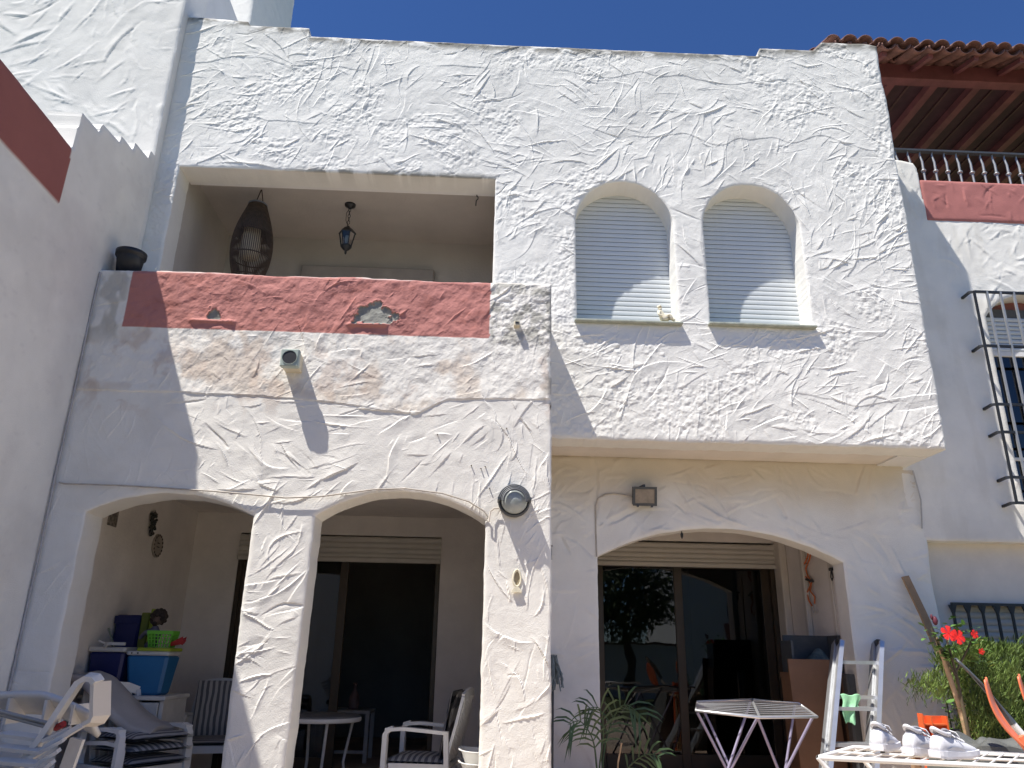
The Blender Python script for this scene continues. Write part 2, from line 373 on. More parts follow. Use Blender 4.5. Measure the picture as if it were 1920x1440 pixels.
def grid_wall(name, mt, parent, u0, u1, w0, w1, res, sdf, pos, ext, height, tint, plain=False, crisp=False):
    nx = int(round((u1-u0)/res))+1; nz = int(round((w1-w0)/res))+1
    U, Wd = np.meshgrid(np.linspace(u0, u1, nx), np.linspace(w0, w1, nz))
    H = height(U, Wd, res); S = sdf(U, Wd)
    ru = (u1-u0)/(nx-1); e = res*.5
    q = (S[:-1, :-1]+S[1:, :-1]+S[:-1, 1:]+S[1:, 1:])/4 > 0
    qp = np.zeros((nz+1, nx+1), bool); qp[1:-1, 1:-1] = q
    cnt = qp[:-1, :-1].astype(int)+qp[1:, :-1]+qp[:-1, 1:]+qp[1:, 1:]
    used = cnt > 0; bnd = used & (cnt < 4)
    gx = (sdf(U+e, Wd)-sdf(U-e, Wd))/(2*e); gz = (sdf(U, Wd+e)-sdf(U, Wd-e))/(2*e)
    gl = np.maximum(gx*gx+gz*gz, .2)
    Sc = np.clip(S, -1.5*res, 1.5*res)
    U2 = np.where(bnd, U-Sc*gx/gl, U); W2 = np.where(bnd, Wd-Sc*gz/gl, Wd)
    D = np.maximum(np.where(bnd, 0, S), 0)
    H = H*(.35+.65*sstep(0, .03, D)) - .010*np.exp(-D/.010)
    idx = -np.ones((nz, nx), int); idx[used] = np.arange(used.sum())
    P = pos(U2[used], W2[used], H[used])                      # (n,3)
    T = tint(U2[used], W2[used])                              # (n,3)
    jj, ii = np.nonzero(q)
    F = np.stack([idx[jj, ii], idx[jj, ii+1], idx[jj+1, ii+1], idx[jj+1, ii]], 1)
    # boundary edges -> reveals and outer returns
    he = qp[:-1, 1:-1] != qp[1:, 1:-1]; ve = qp[1:-1, :-1] != qp[1:-1, 1:]
    a, b = np.nonzero(he); E1 = np.stack([idx[a, b], idx[a, b+1]], 1)
    a, b = np.nonzero(ve); E2 = np.stack([idx[a, b], idx[a+1, b]], 1)
    Ed = np.concatenate([E1, E2]); bi = np.unique(Ed); mp = np.full(P.shape[0], -1); mp[bi] = np.arange(len(bi))
    n0 = P.shape[0]; nb = len(bi); ext = np.array(ext, float)
    Tb = np.minimum(T[bi]*.3+WHITE*.97*.7, 1) if not plain else T[bi]
    V = np.concatenate([P, P[bi], P[bi]+ext*.07, P[bi]+ext]); TT = np.concatenate([T, T[bi], Tb, np.tile(WHITE*.96, (nb, 1)) if not plain else T[bi]])
    e0, e1 = mp[Ed[:, 0]]+n0, mp[Ed[:, 1]]+n0
    F2 = np.concatenate([np.stack([e0, e1, e1+nb, e0+nb], 1), np.stack([e0+nb, e1+nb, e1+2*nb, e0+2*nb], 1)])
    FF = np.concatenate([F, F2]).astype(np.int32); nf = len(FF)
    me = bpy.data.meshes.new(name)
    me.vertices.add(len(V)); me.vertices.foreach_set('co', V.astype(np.float32).ravel())
    me.loops.add(nf*4); me.loops.foreach_set('vertex_index', FF.ravel())
    me.polygons.add(nf); me.polygons.foreach_set('loop_start', np.arange(0, nf*4, 4, dtype=np.int32))
    me.update(calc_edges=True)
    sm = np.zeros(nf, bool); sm[:len(F)] = not crisp; me.polygons.foreach_set('use_smooth', sm)
    ca = me.color_attributes.new('tint', 'FLOAT_COLOR', 'POINT')
    ca.data.foreach_set('color', np.concatenate([TT, np.ones((len(TT), 1))], 1).astype(np.float32).ravel())
    me.materials.append(mt); me.update()
    return link(name, me, parent)
def wall_y(y): return lambda u, w, h: np.stack([u, y-h, w], 1)
def box_sd(U, Wd, a, b, c, d): return np.minimum(np.minimum(U-a, b-U), np.minimum(Wd-c, d-Wd))
def seg_arch(U, Wd, xl, xr, spring, apex, bot):
    """positive inside the opening"""
    hw = (xr-xl)/2; rise = apex-spring; Ra = (hw*hw+rise*rise)/(2*rise); cx = (xl+xr)/2; zc = apex-Ra
    arc = np.where(Wd > zc, Ra-np.hypot(U-cx, Wd-zc), 9.0)
    return np.minimum(np.minimum(hw-np.abs(U-cx), arc), Wd-bot)
def wob(U, Wd, seed, a=.006): return (fbm(U, Wd, .10, seed, 3)-.5)*2*a
WHITE = np.array([.80, .784, .735]); PINK = np.array([.475, .205, .178]); CONC = np.array([.27, .27, .24])
def lerp(a, b, m): return a*(1-m[..., None])+np.asarray(b)*m[..., None]
def base_tint(u, w, seed):
    T = np.tile(WHITE, (len(u), 1)); n = fbm(u, w, .35, seed, 4)
    return T*(1-.07*sstep(.5, .75, n))[:, None]

# ================================================================== SETTING
def setting():
    g = MB(); g.add([(-400, -400, 0), (400, -400, 0), (400, 400, 0), (-400, 400, 0)], [(0, 1, 2, 3)])
    tag(g.build('ground', 'lawn'), kind='structure')
    tag(MB().box(-2.9, 9.0, -1.2, 6.9, -.05, .012).build('terrace', 'ground'), kind='structure')
setting()

# ================================================================== MAIN HOUSE
HOUSE = thing('terraced_house', 'white trowelled stucco house with arched porch, pink-banded balcony and two shuttered arched windows', 'house', (0.4, 5.35, 0))
F1, F2, F3, BK = 5.35, 5.95, 6.55, 8.1

def upper_wall():
    top = [(-2.99, 7.02), (-2.37, 7.02), (-2.37, 6.945), (-1.80, 6.945), (-1.80, 6.845), (2.585, 6.845), (2.60, 6.95), (3.16, 6.95), (3.23, 7.06), (3.80, 7.06)]
    def topz(U):
        return np.interp(U, [-3.2, -2.40, -2.37, -1.81, -1.785, 2.575, 2.60, 3.14, 3.235, 3.70, 3.80], [7.03, 6.985, 6.94, 6.94, 6.84, 6.85, 6.95, 6.955, 7.06, 7.065, 7.04])
    def sdf(U, Wd):
        s = np.minimum(np.minimum(U+2.985, 3.785-U+ .012*(fbm(U, Wd, .25, 3, 3)-.5)*2), np.minimum(Wd-2.905+wob(U, Wd, 41, .009), topz(U)-Wd))
        o1 = box_sd(U, Wd, -2.79, .035, 3.4, 5.32)
        o2 = seg_arch(U, Wd, .757, 1.632, 4.905, 5.342, 3.935)
        o3 = seg_arch(U, Wd, 1.905, 2.785, 4.925, 5.362, 3.945)
        s = np.minimum(s, -np.maximum(np.maximum(o1, o2), o3))
        return s + wob(U, Wd, 11, .005)
    def height(U, Wd, res):
        H = strokes(U, Wd, res, 80, 101, 25, 60, amp=(.0028, .0088), ln=(.12, .44))
        H += strokes(U, Wd, res, 70, 102, 15, 90, amp=(.0014, .0045), ln=(.03, .14), wout=(.004, .014))
        H += .016*(fbm(U, Wd, .6, 21, 3)-.5) + .006*(fbm(U, Wd, .09, 22, 4)-.5)
        # horizontal lift joints of the render coats
        for zz, sd_ in ((6.50, 31), (5.85, 32), (3.28, 33)):
            l = zz+.16*(fbm(U, U*0, .5, sd_, 3)-.5)*2
            H += .0035*sstep(-.008, .006, Wd-l)*np.exp(-np.maximum(Wd-l, 0)/.12)*sstep(.45, .65, vnoise(U, U*0, .5, sd_+9))
        rough = sstep(.52, .66, fbm(U, Wd, .40, 55, 3)); H += (.12+rough)*.010*(fbm(U, Wd, .035, 56, 2)-.5)
        return H
    def tint(u, w):
        T = base_tint(u, w, 61)
        d = topz(u)-w
        m = sstep(.10, .0, d-.02)*sstep(.34, .56, fbm(u, w*2.5, .13, 62, 4)); T = lerp(T, [.15, .14, .115], m*.9)
        m = sstep(.35, 0, d)*sstep(.5, .75, fbm(u*3, w*.5, .22, 63, 3)); T = lerp(T, [.55, .54, .50], m*.35)
        e = w-5.32; m = sstep(.065, .0, e)*sstep(-.01, 0, e)*sstep(-1.95, -1.5, u)*sstep(.12, -.1, u)*sstep(.30, .55, fbm(u, w*.6, .09, 64, 4))
        T = lerp(T, [.27, .255, .215], m*.9)
        m = sstep(.05, 0, w-2.905)*.4*fbm(u, w, .2, 65, 3); T = lerp(T, [.5, .45, .4], m)
        return T
    grid_wall('upper_wall', M['stucco'], HOUSE, -2.985, 3.81, 2.88, 7.10, .0072, sdf, wall_y(F2), (0, .24, 0), height, tint, crisp=True)
upper_wall()

def porch_wall():
    TOP = 3.968
    CR = lambda u: np.interp(u, [-3, -2.2, -1.6, -1.04, -.65, -.5, -.27, .12, .5], [3.0, 3.0, 2.995, 2.955, 2.90, 2.885, 3.01, 3.02, 3.04])
    def sdf(U, Wd):
        s = np.minimum(np.minimum(U+2.96, .487-U), np.minimum(Wd-.10, TOP+.006*np.sin(U*5)-Wd))
        o1 = seg_arch(U, Wd, -2.695, -1.563, 2.125, 2.268, 0.0)
        xl = -1.143-.03*np.clip((2.14-Wd)/1.6, 0, 1)
        hw = (.03-xl)/2; cx = (.03+xl)/2; apex = 2.322; rise = .185; Ra = (.585**2+rise*rise)/(2*rise)
        o2 = np.minimum(hw-np.abs(U-cx), Ra-np.hypot(U+.556, Wd-(apex-Ra)))
        return np.minimum(s, -np.maximum(o1, o2)) + wob(U, Wd, 12, .006)
    def chip(u, w, cx, cz, rx, rz, sd_):
        return 1-np.hypot((u-cx)/rx, (w-cz)/rz)+ (fbm(u, w, .06, sd_, 4)-.5)*1.5
    def chips(u, w):
        a = chip(u, w, -.865, 3.645, .150, .105, 71); b = chip(u, w, -2.045, 3.61, .048, .07, 72); c = chip(u, w, -.695, 3.655, .04, .03, 73)
        a = np.where(w < 3.585+.006*np.sin(u*40), -1, a); b = np.where(w < 3.578, -1, b)
        return np.maximum(np.maximum(a, b), c)
    def height(U, Wd, res):
        up = sstep(-.03, .03, Wd-CR(U))
        st = strokes(U, Wd, res, 74, 111, 28, 45, amp=(.0035, .0105), ln=(.12, .38), mask=lambda x, z: 1 if z < 2.95 else .28)
        st += strokes(U, Wd, res, 70, 112, 60, 80, amp=(.0014, .0045), ln=(.03, .15), wout=(.004, .014))
        st = st*(.45+.55*sstep(-2.25, -1.85, U+.25*(Wd-2.3)))
        H = st + .016*(fbm(U, Wd, .6, 81, 3)-.5) + .005*(fbm(U, Wd, .09, 82, 4)-.5)
        H += up*(.010*(fbm(U, Wd, .055, 83, 4)-.5) + .010*(fbm(U, Wd, .15, 84, 3)-.5))
        l = Wd-CR(U)-.02*(fbm(U, U*0, .13, 85, 3)-.5); H += .007*sstep(-.008, .004, l)*np.exp(-np.maximum(l, 0)/.10)
        pk = sstep(3.49, 3.51, Wd)*sstep(.05, -.02, U); H += pk*.014*(fbm(U, Wd, .11, 86, 4)-.5)
        c = chips(U, Wd); H -= .011*sstep(0, .10, c); H += .004*sstep(-.35, -.05, c)*sstep(.02, -.03, c)*(Wd > 3.5)
        # curled loose paint lip under the chips
        for cx, rx, cz, a in ((-.90, .17, 3.575, .020), (-2.05, .19, 3.565, .016)):
            H += a*np.exp(-((Wd-cz)/.014)**2)*sstep(rx, rx*.7, np.abs(U-cx))
        rr = sstep(3.35, 3.5, Wd)*sstep(0.0, .05, U); H += rr*.013*(fbm(U, Wd, .035, 87, 3)-.5)
        crk = np.exp(-((Wd-1.12-.02*np.sin(U*3))/.006)**2)*.003; H -= crk*(fbm(U, U*0, .2, 88, 2) > .5)
        return H
    def tint(u, w):
        T = base_tint(u, w, 91)
        T = T*np.array([1.0, .985, .97])
        up = sstep(-.05, .15, w-CR(u))*(w < 3.52)
        m = up*sstep(.50, .68, fbm(u, w, .22, 92, 4)); T = lerp(T, [.55, .43, .33], m*.55)
        m = sstep(2.75, 3.0, w)*sstep(3.5, 3.3, w)*sstep(.58, .72, fbm(u*1.6+.35*fbm(u, w, .12, 193, 3), w*.7+.5*fbm(u, w, .15, 194, 3), .26, 93, 5)); T = lerp(T, [.52, .39, .31], m*.40)
        m = .6*sstep(.07, 0, np.abs(w-CR(u)-.035-.05*(fbm(u, w, .1, 195, 2)-.5)))*sstep(.45, .6, fbm(u, w, .18, 97, 3)); T = lerp(T, [.50, .38, .26], m*.5)
        # mouldy corner beside the pink band
        m = sstep(.0, .04, u)*sstep(3.38, 3.55, w+.1*(fbm(u, w, .1, 94, 2)-.5))*sstep(.38, .60, fbm(u, w, .07, 95, 4)); T = lerp(T, [.30, .29, .25], m*.75)
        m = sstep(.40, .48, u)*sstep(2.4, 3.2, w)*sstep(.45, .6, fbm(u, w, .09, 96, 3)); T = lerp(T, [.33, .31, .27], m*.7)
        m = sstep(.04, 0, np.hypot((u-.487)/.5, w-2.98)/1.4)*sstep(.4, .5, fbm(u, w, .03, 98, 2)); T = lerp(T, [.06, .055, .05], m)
        # grey patch on the white end strip of the parapet, left
        m = sstep(-2.68, -2.74, u)*sstep(3.3, 3.5, w)*sstep(.48, .62, fbm(u, w*.6, .13, 99, 3)); T = lerp(T, [.40, .37, .31], m*.6)
        pe = .004*(fbm(u, w, .05, 100, 2)-.5)*2
        pk = (u > -2.70+pe+.02*sstep(3.6, 3.97, w)*0) & (u < .018+pe) & (w > 3.498+pe)
        pc = PINK*(1+.22*(fbm(u, w, .2, 103, 4)-.5))[:, None]; pc = lerp(pc, [.40, .15, .12], sstep(.55, .75, fbm(u, w*2, .12, 104, 3))*.5)
        T = np.where(pk[:, None], pc, T)
        c = chips(u, w); cc = CONC*(.8+.5*fbm(u, w, .03, 105, 3))[:, None]
        T = np.where((c > .03)[:, None], cc, T)
        m = sstep(.012, .0, 3.968-w)*.7*sstep(.4, .6, fbm(u, w, .12, 106, 3)); T = lerp(T, [.75, .70, .64], m)  # pale line paints the sunlit top edge of the parapet into the tint
        m = .6*sstep(.07, 0, np.abs(w-2.30))*sstep(-1.5, -2.9, u)*sstep(.5, .7, fbm(u, w*2, .2, 107, 3)); T = lerp(T, [.45, .35, .28], m*.5)
        return T
    grid_wall('porch_wall', M['stucco'], HOUSE, -2.96, .50, .09, 3.99, .0075, sdf, wall_y(F1), (0, .25, 0), height, tint, crisp=True)
porch_wall()

def ground_wall():
    def sdf(U, Wd):
        s = np.minimum(np.minimum(U-.42, 3.84-U+.008*np.sin(Wd*9)), np.minimum(Wd-.05, 2.92-Wd))
        return np.minimum(s, -seg_arch(U, Wd, .985, 3.088, 2.05, 2.313, 0)) + wob(U, Wd, 13, .004)
    def height(U, Wd, res):
        H = strokes(U, Wd, res, 60, 121, 20, 60, amp=(.006, .016), ln=(.15, .45), wout=(.012, .06))
        return H + .016*(fbm(U, Wd, .5, 122, 3)-.5)+.003*(fbm(U, Wd, .08, 123, 3)-.5)
    def tint(u, w):
        T = base_tint(u, w, 124)
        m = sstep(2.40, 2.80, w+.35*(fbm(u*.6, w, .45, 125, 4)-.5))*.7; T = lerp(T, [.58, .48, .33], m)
        m = sstep(2.0, 2.7, w)*sstep(.52, .72, fbm(u, w*1.4, .5, 126, 4))*.25; T = lerp(T, [.60, .52, .42], m)
        m = sstep(1.3, .6, w)*sstep(.5, .75, fbm(u*2, w*.6, .4, 127, 4))*.3; T = lerp(T, [.55, .45, .40], m)
        return T
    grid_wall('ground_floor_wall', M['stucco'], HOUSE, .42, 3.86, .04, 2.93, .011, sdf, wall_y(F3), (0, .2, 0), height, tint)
ground_wall()

def house_body():
    P = HOUSE
    MB().box(.49, 3.775, F2+.012, 6.60, 2.915, 3.02).build('soffit', 'soffit', P)
    # pier side and balcony return
    MB().box(.24, .482, 5.60, 6.60, .1, 2.90).box(.24, .482, 5.60, 5.945, 2.90, 3.965).build('side_wall', 'plaster', P)
    # balcony interior
    b = MB().box(-2.98, .30, 5.60, 7.6, 2.86, 3.0); b.build('balcony_floor', 'floor', P)
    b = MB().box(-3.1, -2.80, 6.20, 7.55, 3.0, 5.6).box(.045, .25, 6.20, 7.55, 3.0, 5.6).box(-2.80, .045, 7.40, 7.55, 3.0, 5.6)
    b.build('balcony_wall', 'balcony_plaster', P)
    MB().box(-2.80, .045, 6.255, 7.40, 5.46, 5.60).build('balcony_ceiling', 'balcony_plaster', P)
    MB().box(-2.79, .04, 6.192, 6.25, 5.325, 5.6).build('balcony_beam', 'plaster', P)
    MB().bbox(-1.98, -.58, 7.33, 7.398, 4.86, 5.105, .008).build('awning_box', mat('awning_fabric', (.38, .335, .30), .8, .1, 5), P)
    # roof slab behind the parapet
    MB().box(-2.95, 3.76, 6.20, 11.0, 5.62, 5.75).box(.75, 3.76, 6.28, 11.0, 5.75, 5.8).build('roof', 'plaster', P)
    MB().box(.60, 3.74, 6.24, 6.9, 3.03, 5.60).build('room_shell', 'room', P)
    MB().box(3.50, 3.77, 6.20, 11, 2.9, 6.9).build('party_wall', 'plaster', P)
    # porch
    MB().box(-2.95, 3.9, 5.62, BK+3.9, .0, .15).build('porch_floor', 'floor', P)
    MB().box(-2.95, .24, 5.60, BK, 2.60, 2.85).box(.482, 3.8, 6.75, BK, 2.55, 2.85).build('porch_ceiling', 'plaster_old', P)
    for bx in ((-3.12, -2.93, 5.61, BK, .15, 2.6), (.24, .48, 6.60, BK, .15, 2.6), (3.15, 3.5, 6.75, BK, .15, 2.55), (.48, .985, 6.75, 6.80, .15, 2.55)):
        MB().box(*bx).build('porch_side_wall', 'plaster_old', P)
    w = MB().box(-2.93, -2.46, BK, BK+.2, .15, 2.6).box(-2.46, -.405, BK, BK+.2, 2.40, 2.6).box(-.405, .24, BK, BK+.2, .15, 2.6)
    w.box(.48, 1.14, BK, BK+.2, .15, 2.55).box(1.14, 3.08, BK, BK+.2, 2.42, 2.55).box(3.08, 3.15, BK, BK+.2, .15, 2.55)
    w.build('porch_back_wall', 'plaster_old', P)
    # pilaster and conduit on the right inner wall
    MB().bbox(3.075, 3.148, 7.93, 8.098, .15, 2.42, .006).bbox(3.10, 3.149, 7.45, 7.52, .15, 2.5, .006).build('shutter_guide', 'cream_frame', P)
    MB().bbox(3.136, 3.149, 6.94, 6.99, .2, 2.2, .003).bbox(3.138, 3.149, 6.99, 7.45, 1.44, 1.47, .003).build('conduit', 'cream_frame', P)
    # dark room
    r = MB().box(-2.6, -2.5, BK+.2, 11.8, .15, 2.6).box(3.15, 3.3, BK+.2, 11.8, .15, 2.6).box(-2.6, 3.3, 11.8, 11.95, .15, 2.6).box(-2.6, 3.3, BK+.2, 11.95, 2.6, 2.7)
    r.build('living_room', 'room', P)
house_body()

def slat_mesh(w, h, d, m):
    prof = []
    n = 5
    for k in range(n+1):
        t = k/n; prof.append((-d*math.sin(PI*t)**.6 if 0 < t < 1 else 0, .04*h+t*h*.86))
    b = MB(); vs = []; 
    for (yy, zz) in prof: vs += [(-w/2, yy, zz), (w/2, yy, zz)]
    fs = [(2*k, 2*k+1, 2*k+3, 2*k+2) for k in range(n)]
    b.add(vs, fs, True); b.box(-w/2, w/2, .001, .006, .03*h, .92*h)
    return b.mesh('slat', m)
def shutter(name, x0, x1, z0, z1, y, pitch, m, parent=HOUSE):
    n = int(round((z1-z0)/pitch)); p = (z1-z0)/n
    root = MB().box(x0, x1, y+.012, y+.03, z0, z1).build(name, mat('slat_gap', (.05, .052, .055), .8, .1), parent)
    me = slat_mesh(x1-x0, p, p*.045, m)
    for k in range(n):
        o = bpy.data.objects.new('slat', me); COL.objects.link(o); o.parent = root
        rt = Vector(parent.location)
        o.matrix_parent_inverse = Matrix.Identity(4)
        o.location = ((x0+x1)/2, y, z0+k*p)
    return root
for (x0, x1, z0, z1) in ((.73, 1.66, 3.93, 5.40), (1.875, 2.815, 3.94, 5.42)):
    shutter('roller_shutter', x0, x1, z0, z1, F2+.235, .0465, 'slat')
    MB().bbox(x0+.005, x1-.005 , F2-.052, F2+.25, z0-.006, z0+.012, .004).build('window_sill', 'sill', HOUSE)

def sliding_door(x0, x1, z0, z1, mull, open_right=False):
    y = BK+.06
    fr = MB().bbox(x0, x0+.05, y-.05, y+.05, z0, z1, .004).bbox(x1-.05, x1, y-.05, y+.05, z0, z1, .004).bbox(x0+.05, x1-.05, y-.05, y+.05, z1-.05, z1, .004).bbox(x0+.05, x1-.05, y-.05, y+.05, z0, z0+.03, .004)
    d = fr.build('sliding_door', 'bronze', HOUSE)
    def leaf(a, b, yy):
        l = MB().bbox(a, a+.085, yy-.018, yy+.018, z0+.03, z1-.05, .003).bbox(b-.085, b, yy-.018, yy+.018, z0+.03, z1-.05, .003)
        l.bbox(a+.085, b-.085, yy-.018, yy+.018, z0+.03, z0+.16, .003).bbox(a+.085, b-.085, yy-.018, yy+.018, z1-.10, z1-.05, .003)
        l.build('door_leaf', 'bronze', d)
        MB().box(a+.084, b-.084, yy-.003, yy+.003, z0+.158, z1-.098).build('glass_pane', 'glass', d)
    leaf(x0+.05, mull+.045, y-.02)
    if not open_right: leaf(mull-.045, x1-.05, y+.022)
    return d
def shutter_box(x0, x1, z0, z1):
    b = MB().bbox(x0, x1, BK-.055, BK-.02, z0-.045, z0, .006).box(x0, x1, BK-.016, BK+.02, z0, z1)
    root = b.build('shutter_box', 'slat_cream', HOUSE)
    n = max(3, int(round((z1-z0)/.048))); p = (z1-z0)/n; me = slat_mesh(x1-x0, p, p*.2, 'slat_cream')
    for k in range(n):
        o = bpy.data.objects.new('slat', me); COL.objects.link(o); o.parent = root; o.location = ((x0+x1)/2, BK-.024, z0+k*p)
sliding_door(-2.46, -.405, .15, 2.25, -1.38, True); shutter_box(-2.46, -.405, 2.17, 2.385)
sliding_door(1.14, 3.08, .22, 2.25, 2.05); shutter_box(1.14, 3.08, 2.195, 2.40)

# ================================================================== LEFT NEIGHBOUR
LEFT = thing('terraced_house', 'white neighbouring house on the left with a red-brown terrace band and a stepped wall top', 'house', (-3.0, 3.0, 0))
def left_house():
    X = -2.95
    def topz(U):
        return np.interp(U, [-9, 4.69, 4.70, 4.953, 4.978, 5.249, 5.262, 5.465, 5.482, 5.74, 5.752, 5.9], [4.56, 4.56, 4.885, 4.91, 5.0, 5.036, 5.106, 5.120, 5.208, 5.238, 5.33, 5.34])
    def sdf(U, Wd): return np.minimum(np.minimum(U+4, 5.86-U), np.minimum(Wd-.02, topz(U)-Wd))+wob(U, Wd, 14, .004)
    def height(U, Wd, res):
        H = strokes(U, Wd, res, 7, 131, 30, 80, amp=(.001, .0035), ln=(.1, .4), wout=(.03, .09))
        return H+.02*(fbm(U, Wd, .8, 132, 3)-.5)+.003*(fbm(U, Wd, .1, 133, 3)-.5) + .008*((U < 4.69) & (Wd > 4.11))
    def tint(u, w):
        T = base_tint(u, w, 134)*.985
        n = fbm(u, w, .5, 135, 5); T = lerp(T, [.55, .52, .50], sstep(.55, .8, n)*.25)
        n2 = fbm(u*.5+w, w-u*.3, .06, 136, 3); T = lerp(T, [.55, .53, .52], sstep(.72, .82, n2)*.22)
        pk = (u < 4.69-.05*(w-4.1)) & (w > 4.112+.004*np.sin(u*23)); pc = np.array([.31, .115, .10])*(1+.25*(fbm(u, w, .5, 137, 4)-.5))[:, None]
        return np.where(pk[:, None], pc, T)
    grid_wall('terrace_wall', M['stucco'], LEFT, -4.0, 5.87, .0, 5.36, .02, sdf, lambda u, w, h: np.stack([X+h, u, w], 1), (-.24, 0, 0), height, tint)
    # gable wall above
    def sdf2(U, Wd): return np.minimum(np.minimum(U+7, -2.972-U), np.minimum(Wd-4.3, 8.2-Wd))+wob(U, Wd, 15, .004)
    def h2(U, Wd, res):
        return strokes(U, Wd, res, 60, 141, 40, 55, amp=(.0028, .0085))+strokes(U, Wd, res, 40, 147, 40, 80, amp=(.0015, .004), ln=(.04, .15), wout=(.005, .014))+.014*(fbm(U, Wd, .5, 142, 3)-.5)+.004*(fbm(U, Wd, .09, 143, 3)-.5)
    grid_wall('gable_wall', M['stucco'], LEFT, -7.0, -2.96, 4.3, 8.2, .0125, sdf2, wall_y(5.84), (0, .44, 0), h2, lambda u, w: base_tint(u, w, 144)*np.array([1, .995, 1.0]))
    def sdf3(U, Wd): return np.minimum(np.minimum(U+9, -3.60-U), np.minimum(Wd-8.5, 14-Wd))+wob(U, Wd, 16, .006)
    grid_wall('rear_tower', M['stucco'], LEFT, -6.5, -3.59, 8.5, 12.5, .02, sdf3, wall_y(9.0), (0, 1.78, 0), lambda U, Wd, res: h2(U, Wd, res), lambda u, w: base_tint(u, w, 145))
    MB().box(-7, -3.2, 6.3, 9, 3, 8.6).build('rear_block', 'plaster', LEFT)
    MB().box(-9, -3.195, 4.72, 4.78, 3.9, 4.86).build('terrace_return', 'plaster', LEFT)
left_house()

# ================================================================== RIGHT NEIGHBOUR
RIGHT = thing('terraced_house', 'white neighbouring house on the right with a pink parapet, barred windows and red-brown pergola roof', 'house', (5, 6.55, 0))
def right_house():
    Y = 6.55
    def topz(U): return np.interp(U, [3.6, 4.22, 4.34, 4.372, 4.376, 9], [6.17, 6.15, 6.12, 6.05, 5.46, 5.46])
    ARCH = (4.78, 5.74, 4.40, 4.66, 2.62)
    def sdf(U, Wd):
        s = np.minimum(np.minimum(U-3.7, 7.4-U), np.minimum(Wd-2.255, topz(U)-Wd))
        return np.minimum(s, -seg_arch(U, Wd, *ARCH))+wob(U, Wd, 17, .004)
    def height(U, Wd, res):
        H = strokes(U, Wd, res, 80, 151, 85, 70, amp=(.003, .009), mask=lambda x, z: 1 if z > 4.6 else .12)
        return H+.012*(fbm(U, Wd, .5, 152, 3)-.5)+.004*(fbm(U, Wd, .08, 153, 3)-.5)
    def tint(u, w):
        T = base_tint(u, w, 154); m = sstep(.55, .75, fbm(u*3, w*.6, .4, 155, 4))*.25; T = lerp(T, [.6, .57, .5], m)
        m = sstep(2.6, 2.3, w)*.35*fbm(u, w, .3, 156, 3); return lerp(T, [.52, .46, .40], m)
    grid_wall('upper_wall', M['stucco'], RIGHT, 3.7, 7.4, 2.25, 6.2, .012, sdf, wall_y(Y), (0, .20, 0), height, tint)
    def sdfp(U, Wd): return box_sd(U, Wd, 4.372, 7.4, 5.445, 5.912)+wob(U, Wd, 18, .004)
    def hp(U, Wd, res): return strokes(U, Wd, res, 70, 161, 60, 80, amp=(.003, .010), ln=(.06, .25))+.012*(fbm(U, Wd, .3, 162, 4)-.5)
    grid_wall('parapet', M['stucco'], RIGHT, 4.37, 7.4, 5.44, 5.92, .011, sdfp, wall_y(Y-.012), (0, .22, 0), hp,
              lambda u, w: np.array([.43, .17, .155])*(1+.3*(fbm(u, w, .25, 163, 4)-.5))[:, None], True)
    MB().box(3.85, 7.4, 6.56, 6.76, 2.256, 2.40).build('ledge', 'soffit', RIGHT)
    w = MB().box(3.84, 4.045, 6.70, 6.9, .05, 2.256).box(4.045, 7.4, 6.70, 6.9, 1.73, 2.256).box(4.045, 7.4, 6.70, 6.9, .05, .6)
    w.build('lower_wall', 'soffit', RIGHT)
    MB().box(4.3, 7.4, 6.80, 11, 5.2, 5.3).build('terrace_floor', 'floor', RIGHT)
    # upper arched window: red reveal, shutter, curtain, glass
    MB().box(4.74, 5.80, Y+.205, Y+.21, 4.05, 4.75).build('window_backing', 'redreveal', RIGHT)
    win = MB().bbox(4.79, 4.845, Y+.13, Y+.17, 2.63, 4.38, .004).bbox(5.25, 5.30, Y+.13, Y+.17, 2.63, 4.1, .004).bbox(4.845, 5.74, Y+.13, Y+.17, 4.05, 4.10, .004).bbox(4.845, 5.74, Y+.131, Y+.169, 3.02, 3.05, .004).build('window', 'whitep', RIGHT)
    MB().box(4.845, 5.74, Y+.15, Y+.154, 2.63, 4.05).build('window_pane', 'blueglass', win)
    def cur(u, v): return (5.02+u*.7, Y+.22+.02*math.sin(u*40), 2.6+v*1.5)
    MB().grid(cur, 60, 2).build('curtain', 'curtain', win)
    MB().box(4.7, 5.9, Y+.5, Y+.55, 2.4, 4.9).build('window_room', mat('dark_room_blue', (.02, .024, .03), .8, .1), RIGHT)
    sh = MB().box(4.80, 5.74, Y+.145, Y+.16, 4.10, 4.55).build('roller_shutter', mat('slat_gap_grey', (.1, .1, .1), .8, .1), RIGHT)
    me = slat_mesh(.94, .045, .008, 'slat')
    for k in range(8):
        o = bpy.data.objects.new('slat', me); COL.objects.link(o); o.parent = sh; o.location = (5.27, Y+.135, 4.10+k*.045)
    # window grille
    gy = 6.42
    g = MB()
    for z in (4.595, 4.04, 3.47, 3.21, 2.80, 2.575):
        g.bar([(4.575, Y+.01, z-.01), (4.58, gy+.02, z), (4.62, gy, z), (5.95, gy, z)], .022, .022, (0, 0, 1))
    gr = g.build('window_grille', 'black', RIGHT)
    for x in (4.612, 4.735, 4.865, 4.995, 5.125, 5.255, 5.385, 5.515, 5.645):
        MB().box(x-.009, x+.009, gy-.012, gy+.006, 2.565, 4.60).build('bar', 'black' if x < 4.7 else M['alu_dull'], gr)
    # lower window
    lw = MB().box(4.04, 5.4, 6.75, 6.77, .6, 1.735).build('roller_shutter', 'slat_cream', RIGHT)
    me = slat_mesh(1.36, .055, .010, 'slat_cream')
